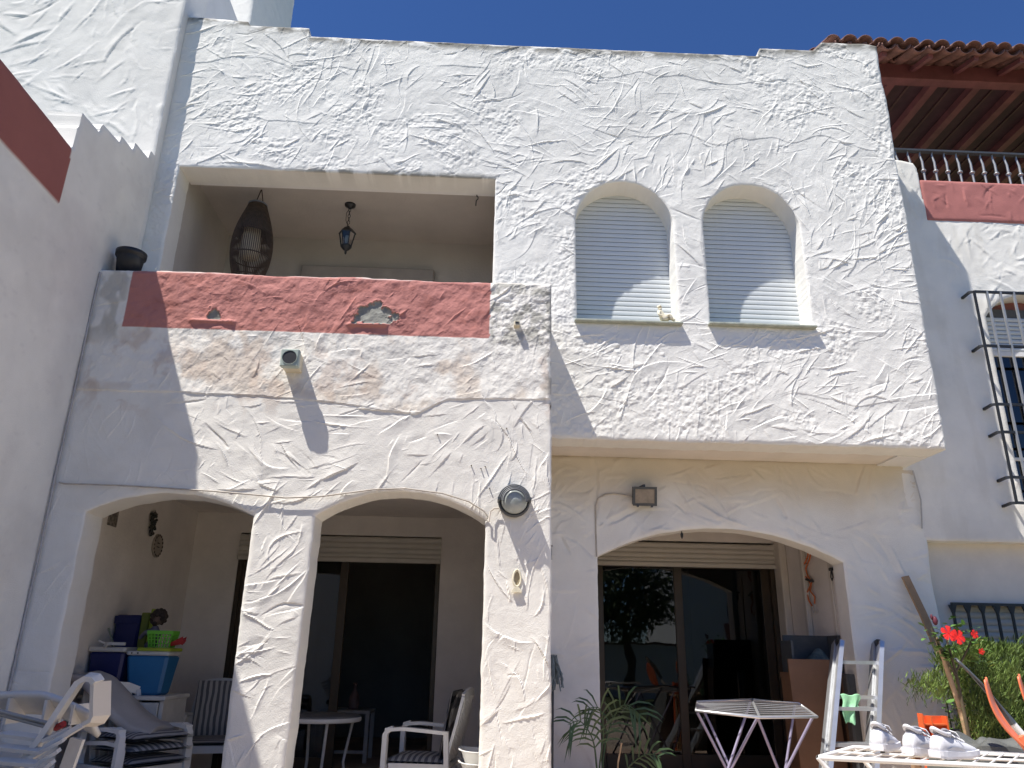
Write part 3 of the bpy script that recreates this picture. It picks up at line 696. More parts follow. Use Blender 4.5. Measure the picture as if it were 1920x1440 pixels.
    for k in range(20):
        o = bpy.data.objects.new('slat', me); COL.objects.link(o); o.parent = lw; o.location = (4.72, 6.745, .635+k*.055)
    g = MB().bar([(4.03, 6.66, 1.738), (5.6, 6.66, 1.738)], .022, .022, (0, 0, 1)); lg = g.build('window_grille', 'black', RIGHT)
    for k in range(10):
        x = 4.04+k*.128
        MB().box(x-.009, x+.009, 6.652, 6.67, .62, 1.73).prism([(x-.035, 1.728), (x+.035, 1.728), (x+.010, 1.66), (x-.010, 1.66)], 6.654, 6.668).build('bar', 'black', lg)
    # railing on the parapet
    ry = 6.70
    rl = MB().bar([(3.95, ry, 6.383), (7.4, ry, 6.383)], .05, .022, (0, 1, 0)).bar([(3.95, ry, 5.95), (7.4, ry, 5.95)], .03, .012, (0, 1, 0)).build('railing', 'charcoal', RIGHT)
    b = MB().tube([(0, 0, 5.92), (0, 0, 6.10)], .011, 8).lathe([(.011, 0), (.024, .004), (.026, .012), (.024, .02), (.012, .024)], (0, 0, 6.125), 10).tube([(0, 0, 6.09), (0, 0, 6.14), (.003, 0, 6.25), (-.012, 0, 6.33), (-.004, 0, 6.375)], [.012, .013, .012, .010, .007], 8)
    me = b.mesh('baluster', 'alu_dull')
    for k in range(25):
        o = bpy.data.objects.new('baluster', me); COL.objects.link(o); o.parent = rl; o.location = (4.14+k*.131, ry, 0)
    # pergola roof
    E, EZ, Bk, BZ = 6.42, 7.665, 9.35, 7.70
    sl = (BZ-EZ)/(Bk-E)
    rf = MB().box(3.55, 8.2, 6.90, Bk, 0, .03).v
    m = MB(); m.add([(x, y, EZ+.03+(y-E)*sl+z) for (x, y, z) in rf], [(0, 2, 3, 1), (4, 5, 7, 6), (0, 1, 5, 4), (2, 6, 7, 3), (0, 4, 6, 2), (1, 3, 7, 5)])
    roof = m.build('pergola_roof', 'redboard', RIGHT)
    MB().bbox(3.50, 8.2, 6.86, 6.98, 7.480, 7.692, .008).build('beam', 'redwood', roof)
    r = MB()
    def beam_y(x, hw, zt, zb, name, m):
        vs = []
        for y in (6.985, Bk-.05):
            b0 = EZ+(y-E)*sl; vs += [(x-hw, y, b0+zb), (x+hw, y, b0+zb), (x+hw, y, b0+zt), (x-hw, y, b0+zt)]
        MB().add(vs, [(0, 1, 2, 3), (7, 6, 5, 4), (0, 4, 5, 1), (1, 5, 6, 2), (2, 6, 7, 3), (3, 7, 4, 0)]).build(name, m, roof)
    for k in range(9):
        x = 3.60+k*.51
        beam_y(x, .045, .028, -.065, 'rafter', 'redwood')
        beam_y(x+.27, .012, .029, .012, 'batten', 'redboard2')
    # half-round tiles: covers and pans, two courses
    def tile(rad, up, ln):
        n = 8; vs = []
        for (yy, rr) in ((0, rad), (ln, rad*.82)):
            for t in (rr, rr-.013):
                for k in range(n+1):
                    a = PI*k/n; vs.append((t*math.cos(a), yy, up*t*math.sin(a)*.85))
        q = n+1; fs = []
        for k in range(n):
            fs += [(k, k+1, 2*q+k+1, 2*q+k), (q+k+1, q+k, 3*q+k, 3*q+k+1), (k+1, k, q+k, q+k+1)]
        fs += [(0, 2*q, 3*q, q), (n, q+n, 3*q+n, 2*q+n)]
        b = MB(); b.add(vs, fs, True); return b.mesh('roof_tile', 'roof_tile')
    cov, pan = tile(.082, 1, .46), tile(.080, -1, .46)
    rng = random.Random(5)
    ts = .45
    for row in range(3):
        for k in range(27):
            x = 3.62+k*.172; y = E+row*.40
            for (me, dx, dz) in ((cov, 0, .052), (pan, .086, .042)):
                o = bpy.data.objects.new('roof_tile', me); COL.objects.link(o); o.parent = roof
                o.location = (x+dx+rng.uniform(-.006, .006), y+rng.uniform(-.012, .012), 7.492+dz+row*.018+(y-E)*ts+rng.uniform(-.004, .004)); o.rotation_euler = (math.atan(ts), rng.uniform(-.03, .03), rng.uniform(-.03, .03))
    for k in range(9):
        x = 3.70+k*.51
        MB().bar([(x, 6.50, 7.475), (x, 6.87, 7.60)], .05, .05, (1, 0, 0)).build('rafter_tail', 'redwood', roof)
    MB().tube([(3.80, 6.52, 2.86), (3.83, 6.52, 2.6), (3.80, 6.52, 2.35)], .006).build('cable', 'cable_grey', RIGHT)
right_house()

# ================================================================== THINGS ON THE HOUSE FRONT
def wall_things():
    # pot on the parapet
    t = thing('flower_pot', 'empty black plastic flower pot on the left end of the balcony parapet', 'pot', (-2.80, 5.47, 3.968))
    MB().lathe([(0, .004), (.078, .004), (.082, 0), (.098, .15), (.100, .165), (.112, .167), (.114, .205), (.107, .207), (.100, .17), (.085, .03), (0, .03)], (-2.80, 5.47, 3.968), 28).build('pot_shell', 'pot', t)
    # wicker lantern
    c = (-2.235, 6.50); zt, zb = 5.285, 4.36
    t = thing('wicker_lantern', 'tall bulging wicker lantern hanging from two cords in the balcony', 'lantern', (c[0], c[1], 5.46))
    def rad(v): return .075+.112*math.sin(PI*min(1, max(0, v*.95+.02)))**1.05
    for k in range(64):
        a = 2*PI*k/64
        pts = [(c[0]+rad(v)*math.cos(a), c[1]+rad(v)*math.sin(a), zt-(zt-zb)*v) for v in [i/12 for i in range(13)]]
        MB().tube(pts, .0042, 5).build('cane', 'wicker', t)
    for v in (0.0, .06, .12, .34, .62, .84, 1.0):
        r_ = rad(v)-.004; z = zt-(zt-zb)*v
        MB().tube([(c[0]+r_*math.cos(2*PI*i/28), c[1]+r_*math.sin(2*PI*i/28), z) for i in range(29)], .006, 6, cap=False).build('hoop', 'wicker_dark', t)
    MB().lathe([(rad(v)-.010, zt-(zt-zb)*v) for v in (.02, .06, .12, .2, .28, .36)], (c[0], c[1], 0), 28).build('woven_top', mat('woven_mesh', (.075, .06, .052), .85, .4, 60), t)
    MB().lathe([(0, zt+.012), (.06, zt+.014), (.090, zt+.008), (.092, zt-.01)], (c[0], c[1], 0), 28).build('top_cap', mat('bluish_cap', (.22, .25, .32), .5, .1), t)
    MB().lathe([(0, 5.06), (.05, 5.055), (.075, 5.02), (.088, 4.94), (.090, 4.80), (.085, 4.72), (.04, 4.70), (0, 4.70)], (c[0]-.015, c[1], 0), 22).build('inner_shade', 'shade', t)
    MB().tube([(c[0]-.03, c[1], zt+.01), (c[0]+.01, c[1], 5.46)], .005, 6).tube([(c[0]+.05, c[1], zt), (c[0]+.015, c[1], 5.46)], .005, 6).build('cord', 'wicker_dark', t)
    # black pendant lantern
    c = (-1.40, 6.70)
    t = thing('pendant_lamp', 'black iron carriage lantern on a short chain under the balcony ceiling', 'lamp', (c[0], c[1], 5.46))
    MB().lathe([(0, 0), (.055, 0), (.052, -.018), (.025, -.035), (.012, -.05), (0, -.05)], (c[0], c[1], 5.46), 22).build('canopy', 'black', t)
    for k in range(5):
        z = 5.40-k*.036; ax = (k % 2 == 0)
        pts = [(c[0]+(.012*math.cos(a) if ax else 0), c[1]+(0 if ax else .012*math.cos(a)), z+.022*math.sin(a)) for a in [2*PI*i/10 for i in range(11)]]
        MB().tube(pts, .0032, 5, cap=False).build('chain_link', 'black', t)
    MB().tube([(c[0], c[1], 5.42), (c[0]-.03, c[1], 5.36), (c[0]-.028, c[1], 5.28), (c[0]-.004, c[1], 5.22)], .003, 5).build('flex', 'black', t)
    z0 = 5.215
    MB().lathe([(0, 0), (.014, 0), (.018, -.012), (.045, -.03), (.082, -.075), (.088, -.085), (.070, -.088)], (c[0], c[1], z0), 6, smooth=False).build('lid', 'black', t)
    gl = []
    for k in range(6):
        a = 2*PI*k/6
        MB().tube([(c[0]+.078*math.cos(a), c[1]+.078*math.sin(a), z0-.085), (c[0]+.050*math.cos(a), c[1]+.050*math.sin(a), z0-.225)], .005, 5).build('frame_bar', 'black', t)
    MB().lathe([(.074, -.088), (.048, -.222)], (c[0], c[1], z0), 6, smooth=False).build('glass', 'clearglass', t)
    MB().lathe([(0, -.22), (.054, -.22), (.054, -.232), (.030, -.262), (.012, -.272), (.010, -.30), (.006, -.312), (0, -.314)], (c[0], c[1], z0), 14).build('base', 'black', t)
    MB().lathe([(0, -.10), (.018, -.11), (.024, -.14), (.016, -.19), (.012, -.22)], (c[0], c[1], z0), 10).build('bulb', 'frost', t)
    # ceiling hook
    p = (-.135, 6.235)
    tag(MB().tube([(p[0], p[1], 5.33), (p[0], p[1], 5.31), (p[0]+.012, p[1]-.01, 5.295), (p[0]+.012, p[1]-.012, 5.275), (p[0]-.004, p[1]-.012, 5.255), (p[0]-.006, p[1]-.012, 5.20)], .005, 6).build('ceiling_hook', 'black'), 'small rusty hook under the right end of the balcony lintel', 'hook')
    # vent outlet
    c = (-1.405, F1, 3.235)
    t = thing('vent_outlet', 'square grey-green vent box with a round black opening on the porch wall', 'vent', c)
    MB().bbox(c[0]-.060, c[0]+.060, F1-.105, F1+.012, c[2]-.060, c[2]+.060, .004).build('backing_box', 'cream', t)
    o = MB().bbox(c[0]-.066, c[0]+.066, F1-.160, F1-.104, c[2]-.066, c[2]+.066, .006); o.build('front_plate', 'greyplate', t)
    MB().lathe([(.050, .161), (.054, .166), (.054, .160)], c, 28, 'y').build('ring', 'greyplate', t)
    MB().lathe([(.050, .1615), (0, .1618)], c, 28, 'y').build('opening', 'pot', t)
    # little junction box
    c = (.223, F1, 3.612)
    t = thing('junction_box', 'tiny cream junction box on the mouldy corner of the parapet', 'box', c)
    MB().bbox(c[0]-.022, c[0]+.022, F1-.05, F1+.012, c[2]-.018, c[2]+.018, .003).build('housing', 'cream', t)
    MB().box(c[0]-.013, c[0]+.013, F1-.0525, F1-.049, c[2]-.006, c[2]+.012).build('socket', 'pot', t)
    # bulkhead lamp with louvred hood
    c = (.224, F1, 2.268)
    t = thing('bulkhead_lamp', 'round grey bulkhead lamp with louvred hood on the pier', 'lamp', c)
    MB().lathe([(0, -.01), (.100, -.01), (.112, .01), (.112, .035), (.106, .048), (.098, .05), (.096, .03), (0, .03)], c, 40, 'y').build('base_ring', 'charcoal', t)
    MB().lathe([(.093, .045), (.088, .075), (.070, .098), (.040, .112), (0, .116)], c, 36, 'y').build('glass_dome', 'frost', t)
    for k in range(4):
        h = .056+k*.022; r_ = .112-k*.0105
        MB().lathe([(r_, h-.010), (r_+.002, h+.004), (r_-.004, h+.008), (r_-.007, h+.001), (r_-.005, h-.010), (r_, h-.010)], (c[0], c[1], c[2]-k*.004), 26, 'y', a0=-.05-k*.02+.0, a1=PI+.05).build('hood_louvre', 'hoodgrey', t)
    for s in (-1, 1): MB().bbox(c[0]+s*.108-.008, c[0]+s*.108+.008, F1-.125, F1-.005, c[2]-.012, c[2]+.012, .002).build('hood_arm', 'charcoal', t)
    # fish ornament
    x, z = .253, 1.742; y = F1-.014
    t = thing('fish_ornament', 'pale wooden fish ornament hanging on the pier under the lamp', 'ornament', (x, F1, z))
    pts = [(x+.026*math.sin(a)*(1-.12*math.cos(a)), y, z+.055*math.cos(a)+.006) for a in [2*PI*i/24 for i in range(25)]]
    MB().tube(pts, .0075, 6, cap=False).build('body_ring', 'figure', t)
    MB().grid(lambda u, v: (x+.022*math.sin(PI*u)*(2*v-1), y+.008, z+.006+.05*(1-2*u)), 10, 4).build('body_panel', mat('fish_panel', (.36, .30, .19), .8, .25, 30), t)
    MB().prism([(x-.034, z-.088), (x+.034, z-.088), (x+.030, z-.074), (x+.006, z-.046), (x-.006, z-.046), (x-.030, z-.074)], y-.008, y+.010).build('tail', 'figure', t)
    # iron hook on the return wall
    tag(MB().tube([(.560, F3+.02, 2.122), (.560, F3-.05, 2.122), (.600, F3-.055, 2.124)], .008, 6).tube([(.588, F3-.05, 2.124), (.590, F3-.05, 2.01)], .008, 6).build('wall_hook', 'black'), 'black iron hook on the shaded wall right of the pier', 'hook')
    # floodlight
    c = (1.385, F3-.08, 2.56)
    t = thing('floodlight', 'dark square floodlight over the right-hand arch', 'floodlight', c)
    q = (R(16), 0, R(-3))
    MB().box(c[0]-.100, c[0]+.100, c[1]-.03, c[1]+.03, c[2]-.075, c[2]+.075, q, c).box(c[0]-.085, c[0]+.085, c[1]+.03, c[1]+.055, c[2]-.05, c[2]+.05, q, c).build('housing', 'charcoal', t)
    for (a, b, d, e) in ((-.102, .102, .060, .080), (-.102, .102, -.080, -.060), (-.102, -.082, -.06, .06), (.082, .102, -.06, .06)):
        MB().box(c[0]+a, c[0]+b, c[1]-.040, c[1]-.028, c[2]+d, c[2]+e, q, c).build('bezel', 'charcoal', t)
    MB().box(c[0]-.082, c[0]+.082, c[1]-.034, c[1]-.0305, c[2]-.06, c[2]+.06, q, c).build('lens', 'lens', t)
    MB().bar([(c[0]-.03, F3+.01, c[2]+.085), (c[0], c[1]+.02, c[2]+.095), (c[0]+.03, F3+.01, c[2]+.085)], .02, .006, (0, 0, 1)).box(c[0]-.01, c[0]+.01, c[1]-.005, c[1]+.02, c[2]+.07, c[2]+.10).build('bracket', 'charcoal', t)
    for s in (-1, 1): MB().box(c[0]+s*.06-.008, c[0]+s*.06+.008, c[1]-.02, c[1]+.01, c[2]-.096, c[2]-.078).build('clip', 'charcoal', t)
    # cables
    tag(MB().tube([(.978, F3-.004, 2.05), (.974, F3-.006, 2.26), (.976, F3-.006, 2.48), (1.0, F3-.016, 2.545), (1.06, F3-.016, 2.578), (1.13, F3-.016, 2.588), (1.22, F3-.018, 2.578), (1.30, F3-.02, 2.56)], .0065, 7).build('cable', 'cable'), 'beige cable curving up the shaded wall to the floodlight', 'cable')
    pts = [(-2.90, 2.318), (-2.867, 2.31), (-2.65, 2.312), (-2.441, 2.306), (-2.1, 2.296), (-1.856, 2.285), (-1.576, 2.266), (-1.35, 2.252), (-1.121, 2.262), (-.9, 2.300), (-.756, 2.328), (-.536, 2.338), (-.275, 2.314), (-.09, 2.258), (.02, 2.19), (.045, 2.155)]
    rng = random.Random(3)
    tag(MB().tube([(x, F1-.018-.006*rng.random()-(.008 if -1.6 < x < -.9 else 0), z+rng.uniform(-.003, .003)) for x, z in pts], .0055, 7).build('cable', 'cable'), 'beige cable running along the tops of the two porch arches', 'cable')
    tag(MB().tube([(.045, F1-.02, 2.155), (.03, F1-.03, 2.13), (.052, F1-.035, 2.12), (.060, F1-.03, 2.19), (.085, F1-.025, 2.213), (.12, F1-.03, 2.214)], .0055, 7).build('cable', 'cable'), 'short looped cable end entering the round lamp', 'cable')
    tag(MB().tube([(-2.935, F1-.012, 3.93), (-2.938, F1-.016, 3.5), (-2.932, F1-.016, 2.9), (-2.936, F1-.018, 2.36), (-2.93, F1-.018, 1.9), (-2.936, F1-.016, 1.4), (-2.93, F1-.016, .6)], .008, 6).build('cable', 'cable_grey'), 'grey cable down the corner between left wall and porch', 'cable')
    # bulb holder in the right arch
    tag(MB().tube([(1.73, 6.62, 2.31), (1.73, 6.62, 2.275)], .004, 6).lathe([(.008, 2.28), (.013, 2.265), (.011, 2.245), (.004, 2.228), (0, 2.227)], (1.73, 6.62, 0), 10).build('bulb_holder', 'black'), 'small black fitting hanging at the top of the right arch', 'fitting')
    # figurine on the sill
    c = (1.50, 5.955, 3.948)
    t = thing('figurine', 'small cream reclining figurine on the sill of the left arched window', 'figurine', c)
    pts = [(0, 0, .030), (-.012, 0, .060), (-.022, 0, .090), (-.028, 0, .108), (-.034, -.004, .128), (.045, -.02, .066), (.066, -.02, .016), (.060, .01, .046), (.098, 0, .015), (-.042, -.020, .088), (-.050, -.032, .056), (-.022, -.036, .036), (-.040, 0, .022)]
    ed = [(0, 1), (1, 2), (2, 3), (3, 4), (0, 5), (5, 6), (0, 7), (7, 8), (2, 9), (9, 10), (10, 11), (0, 12)]
    skin('body', [(c[0]+p[0], c[1]+p[1]-.02, c[2]+p[2]) for p in pts], ed, [.030, .027, .029, .015, .023, .020, .014, .019, .014, .013, .012, .011, .028], 'figure', t, 2)
    b = MB()
    for k in range(9): a = k*.7; b.ball((c[0]-.032+.013*math.cos(a), c[1]-.018+.013*math.sin(a), c[2]+.140+.006*math.sin(k*2.1)), .010, 7, 5)
    b.build('curls', 'figure', t)
    rng = random.Random(2)
    for (x, z, lab) in ((-.335, 2.74, 'upper-left small peg in the plaster above the middle arch'), (-.085, 2.52, 'small peg in the plaster between middle arch and round lamp, leftmost of three'),
                        (-.012, 2.50, 'small peg above the round lamp, second of a close pair from the left'), (.018, 2.515, 'small peg directly up-left of the round lamp, right of a close pair'), (.16, 2.80, 'small peg high above the round lamp near the pier edge'),
                        (.05, 2.36, 'small peg in the plaster just left of the round lamp')):
        tag(MB().tube([(x, F1+.01, z), (x+rng.uniform(-.004, .004), F1-.018, z-.004)], .0042, 6).build('peg', 'stem'), lab, 'peg', 'rusty pegs in the porch wall')
wall_things()

# ================================================================== LEFT PORCH
def chair_parts(root, stripes=True, back_cushion=True):
    """white plastic armchair, local coords: faces -y, origin on the floor"""
    w = .24
    b = MB().grid(lambda u, v: ((u-.5)*.46, -.22+v*.44, .40-.012*math.sin(PI*u)-.01*math.sin(PI*v)), 8, 8)
    s = b.build('seat', 'whitep', root, False); solidify(s, .018)
    for sx in (-1, 1):
        MB().bar([(sx*.275, -.24, 0), (sx*.265, -.235, .60), (sx*.262, -.215, .632), (sx*.262, -.18, .642)], .045, .035, (1, 0, 0)).build('leg', 'whitep', root, False)
        MB().bar([(sx*.265, .30, 0), (sx*.25, .22, .40), (sx*.245, .205, .63)], .045, .035, (1, 0, 0)).build('leg', 'whitep', root, False)
        MB().bar([(sx*.262, -.235, .632), (sx*.266, -.10, .642), (sx*.266, .08, .630), (sx*.248, .215, .618)], .055, .024, (1, 0, 0)).build('armrest', 'whitep', root, False)
        MB().bar([(sx*.262, -.20, .385), (sx*.245, .22, .385)], .02, .06, (1, 0, 0)).build('side_rail', 'whitep', root, False)
        MB().bar([(sx*.225, .20, .40), (sx*.225, .27, .66), (sx*.20, .315, .86)], .035, .022, (1, 0, 0)).build('back_post', 'whitep', root, False)
    MB().bar([(-.25, -.225, .375), (.25, -.225, .375)], .06, .02, (0, 0, 1)).build('front_rail', 'whitep', root, False)
    MB().bar([(-.205, .315, .855), (-.12, .33, .885), (0, .335, .895), (.12, .33, .885), (.205, .315, .855)], .055, .022, (0, 0, 1)).build('top_rail', 'whitep', root, False)
    for k in range(5):
        x = -.14+k*.07
        MB().bar([(x, .205, .42), (x, .275, .66), (x, .33, .87)], .036, .012, (1, 0, 0)).build('back_slat', 'whitep', root, False)
def cushion_seat(root, dz=0, m='stripes_dark'):
    def f(u, v):
        e = max(abs(u-.5), abs(v-.5))*2; return ((u-.5)*.47, -.25+v*.44, .425+dz+.035*(1-e**4))
    b = MB().grid(f, 14, 14).grid(lambda u, v: (f(1-u, v)[0], f(1-u, v)[1], .412+dz), 14, 14)
    return b.build('seat_cushion', m, root, False)
def cushion_back(root, m='stripes'):
    def pos(u, v, off):
        e = max(abs(u-.5), abs(v-.5))*2; h = .44+v*.46; y = .165+.27*(h-.42)*.62; d = .035*(1-e**4)+off
        return ((u-.5)*.43, y-d, h)
    MB().grid(lambda u, v: pos(u, v, .01), 16, 16).grid(lambda u, v: (pos(1-u, v, 0)[0], pos(.5, v, 0)[1]+.04, pos(u, v, 0)[2]), 16, 16).build('back_cushion', m, root, False)
def left_porch():
    # side chair in the middle arch
    t = thing('garden_chair', 'white plastic armchair with dark striped cushion seen side-on in the middle arch', 'chair', (-.37, 6.35, .10), 'white plastic garden chairs', (0, 0, R(-99)))
    chair_parts(t); cushion_seat(t); cushion_back(t, 'stripes_dark')
    MB().tube([(.255, .0, .42), (.262, -.02, .30), (.258, .01, .16), (.262, 0, .10)], .006, 5).tube([(-.25, .17, .62), (-.27, .14, .5), (-.255, .15, .36)], .005, 5).build('cushion_tie', 'pot', t, False)
    # chair at the back of the porch
    t = thing('garden_chair', 'white plastic armchair with pale striped back cushion beside the sliding door', 'chair', (-2.26, 7.45, .09), 'white plastic garden chairs', (0, 0, R(14)))
    chair_parts(t); cushion_seat(t); cushion_back(t)
    # stacked pair, front left
    for k in range(2):
        t = thing('garden_chair', ('upper' if k else 'lower')+' of two stacked white armchairs at the left porch arch', 'chair', (-2.36, 5.98-.03*k, .02+.085*k), 'white plastic garden chairs', (0, 0, R(58)))
        chair_parts(t)
    for k in range(3):
        t = thing('seat_cushion', ('topmost', 'middle', 'lowest')[2-k]+' striped cushion of the pile on the stacked chairs', 'cushion', (-2.32, 5.98, .115+.075*k), 'striped cushions piled on the stacked chairs', (0, 0, R(58)))
        cushion_seat(t, 0, 'stripes' if k % 2 else 'stripes_dark')
    # draped lounger pad
    path = [(-2.92, 1.02), (-2.86, 1.075), (-2.76, 1.09), (-2.66, 1.06), (-2.55, .97), (-2.43, .865), (-2.32, .795), (-2.22, .765), (-2.17, .74)]
    def pf(u, v, off):
        f = u*(len(path)-1); i = min(int(f), len(path)-2); q = f-i
        x = path[i][0]*(1-q)+path[i+1][0]*q; z = path[i][1]*(1-q)+path[i+1][1]*q
        e = abs(v-.5)*2
        return (x-.02+.06*v-off*.5, 5.78+.42*v, z-off*(1-.0*e)-.03*e**4+.012*math.sin(v*9+u*5))
    t = thing('lounger_pad', 'plain grey lounger pad draped over the stacked chairs', 'cushion', (-2.5, 5.95, .7))
    o = MB().grid(lambda u, v: pf(u, v, 0), 32, 12).build('pad', 'grey_cushion', t); solidify(o, .065, -1); subsurf(o, 1)
    # cabinet
    t = thing('cabinet', 'low white cabinet carrying two cool boxes', 'cabinet', (-2.6, 6.5, .15))
    MB().bbox(-2.92, -2.285, 6.22, 6.74, .895, .925, .004).build('top', 'whitep_old', t)
    MB().box(-2.91, -2.88, 6.25, 6.72, .15, .895).build('side_panel', 'whitep_old', t); MB().box(-2.33, -2.30, 6.25, 6.72, .15, .895).build('side_panel', 'whitep_old', t)
    MB().box(-2.88, -2.33, 6.70, 6.72, .15, .895).build('back_panel', 'whitep_old', t)
    for a, b in ((-2.875, -2.608), (-2.602, -2.335)):
        d = MB().bbox(a, b, 6.235, 6.255, .20, .88, .003).build('door', 'whitep_old', t); MB().bbox(b-.04, b-.02, 6.22, 6.235, .5, .6, .002).build('handle', 'alu_dull', d)
    # cool boxes
    t = thing('cool_box', 'navy blue cool box with white lid next to the wall', 'cool box', (-2.76, 6.38, .925), 'cool boxes on the white cabinet')
    MB().bbox(-2.915, -2.655, 6.26, 6.55, .925, 1.225, .012, .02).build('body', 'navy', t)
    MB().bbox(-2.925, -2.648, 6.25, 6.56, 1.227, 1.262, .008).build('lid', 'whitep_old', t)
    MB().bar([(-2.80, 6.245, 1.262), (-2.78, 6.235, 1.285), (-2.65, 6.235, 1.285)], .022, .02, (0, 0, 1)).bar([(-2.845, 6.235, 1.305), (-2.79, 6.235, 1.285)], .012, .02, (0, 0, 1)).build('handle', 'whitep_old', t)
    t = thing('cool_box', 'bright blue cool box with a lime green lid', 'cool box', (-2.47, 6.4, .925), 'cool boxes on the white cabinet')
    MB().bbox(-2.640, -2.330, 6.27, 6.53, .926, 1.205, .014, .032).build('body', 'blue', t)
    MB().bbox(-2.645, -2.325, 6.265, 6.535, 1.207, 1.236, .008).build('rim', 'whitep_old', t)
    MB().bbox(-2.57, -2.32, 6.262, 6.53, 1.237, 1.262, .006).build('lid', 'lime', t)
    for x in (-2.60, -2.555): MB().lathe([(0, .004), (.006, .004), (.006, 0)], (x, 6.264, 1.222), 8, 'y').build('stud', 'black', t)
    t = thing('storage_box', 'upright dark blue plastic box leaning on the wall behind the cool boxes', 'box', (-2.83, 6.72, .925))
    MB().bbox(-2.915, -2.72, 6.60, 6.74, .926, 1.51, .012).build('body', 'navy', t); MB().bbox(-2.92, -2.715, 6.592, 6.60, 1.44, 1.50, .003).build('rim', 'navy', t)
    t = thing('float_board', 'lime green foam board standing behind the cool boxes', 'board', (-2.66, 6.68, .925))
    MB().bbox(-2.715, -2.648, 6.60, 6.72, .926, 1.53, .006).build('panel', mat('olive_foam', (.17, .20, .03), .7, .1, 6), t)
    MB().bbox(-2.646, -2.612, 6.60, 6.70, .926, 1.56, .006).build('edge_strip', 'lime', t)
    tag(MB().tube([(-2.85, 6.36, 1.40), (-2.79, 6.37, 1.27)], .007, 6).build('stick', mat('dull_green_stick', (.20, .22, .17), .7, .1)), 'thin grey-green stick leaning by the navy cool box handle', 'stick')
    # dark curly doll
    c = (-2.55, 6.50, 1.262)
    t = thing('doll', 'soft doll with a mop of dark curls sitting between the boxes', 'doll', c)
    skin('body', [(c[0], c[1], c[2]+.02), (c[0], c[1], c[2]+.10), (c[0], c[1], c[2]+.17), (c[0]-.06, c[1]-.02, c[2]+.12), (c[0]-.10, c[1]-.03, c[2]+.06), (c[0]+.05, c[1]-.02, c[2]+.10), (c[0]-.03, c[1]-.07, c[2]+.012), (c[0]+.03, c[1]-.07, c[2]+.012)],
         [(0, 1), (1, 2), (1, 3), (3, 4), (1, 5), (0, 6), (0, 7)], [.04, .045, .022, .018, .014, .018, .02, .02], 'skin_toy', t, 2)
    MB().ball((c[0]+.012, c[1], c[2]+.215), .045, 12, 8).build('head', mat('doll_face', (.16, .10, .075), .8, .1), t)
    rng = random.Random(11); b = MB()
    for k in range(60):
        v = Vector((rng.gauss(0, 1), rng.gauss(0, 1), rng.gauss(.35, 1))).normalized()
        b.ball((c[0]+.018+v.x*.052, c[1]+v.y*.05, c[2]+.228+v.z*.055), rng.uniform(.012, .022), 7, 5)
    b.build('hair', 'hair', t)
    # green basket
    c = (-2.44, 6.40, 1.264); q = R(8)
    t = thing('basket', 'bright green plastic basket with square holes on the lime lid', 'basket', c)
    def bx(u, v, side):
        w0, w1, d0, d1 = .075, .095, .055, .07; w_ = w0+(w1-w0)*v; d = d0+(d1-d0)*v
        return {'f': (c[0]+(2*u-1)*w_, c[1]-d, c[2]+v*.12), 'b': (c[0]+(2*u-1)*w_, c[1]+d, c[2]+v*.12), 'l': (c[0]-w_, c[1]+(2*u-1)*d, c[2]+v*.12), 'r': (c[0]+w_, c[1]+(2*u-1)*d, c[2]+v*.12)}[side]
    for sd_ in 'fblr':
        m = MB(); wd = (0, 1, 0) if sd_ in 'fb' else (1, 0, 0)
        for k in range(8): m.bar([bx(k/7, 0, sd_), bx(k/7, 1, sd_)], .004, .009, wd)
        for v in (.03, .25, .47, .68): m.bar([bx(0, v, sd_), bx(1, v, sd_)], .006, .010, (0, 0, 1))
        m.bar([bx(0, .93, sd_), bx(1, .93, sd_)], .024, .010, (0, 0, 1)); m.build('side_lattice', 'green', t)
    MB().box(c[0]-.075, c[0]+.075, c[1]-.055, c[1]+.055, c[2], c[2]+.006).build('base', 'green', t)
    c = (-2.315, 6.38, 1.262)
    t = thing('toy_scoop', 'dark red plastic scoop lying beside the green basket', 'toy', c)
    MB().grid(lambda u, v: (c[0]-.05+.1*u, c[1]-.04+.08*v, c[2]+.012+.055*(2*v-1)**2*(.4+.6*u)+.02*u), 10, 10).build('scoop', 'red', t); MB().tube([(c[0]+.03, c[1], c[2]+.03), (c[0]+.055, c[1], c[2]+.062)], .012, 8).build('handle', 'red', t)
    # orange post
    tag(MB().bbox(-2.82, -2.775, 5.70, 5.74, .15, 1.10, .006).build('post', 'orange'), 'narrow orange board leaning upright behind the stacked chairs', 'board')
    # wall ornaments
    X = -2.93
    t = thing('wall_clock', 'round clock with dark marks on the left porch wall', 'clock', (X, 7.19, 2.135))
    MB().lathe([(0, .0), (.105, 0), (.105, .016), (.098, .020), (.092, .016), (0, .015)], (X, 7.19, 2.135), 32, 'x').build('dial', 'clockface', t)
    for k in range(16):
        a = 2*PI*k/16; MB().ball((X+.018, 7.19+.092*math.cos(a), 2.135+.092*math.sin(a)), .011, 7, 5, (.5, 1, 1)).build('mark', 'clockmark', t)
    for dz, wd in ((.022, .05), (-.012, .06)):
        MB().box(X+.0155, X+.018, 7.19-wd/2, 7.19+wd/2, 2.135+dz-.005, 2.135+dz+.005).build('line_of_print', 'clockmark', t)
    t = thing('grape_ornament', 'dark bunch of grapes ornament above the clock', 'ornament', (X, 6.97, 2.32))
    rng = random.Random(4); b = MB()
    for k in range(46):
        v = rng.random(); wd = .058*(1-v)**.7+.006
        b.ball((X+.02+rng.uniform(0, .022), 6.97+rng.uniform(-wd, wd), 2.39-v*.19), .014, 7, 5)
    b.build('grapes', 'grape', t)
    MB().grid(lambda u, v: (X+.03+.01*math.sin(u*7), 6.93+.09*u, 2.385+.04*v*math.sin(PI*u)), 6, 3).build('leaf', 'grape', t)
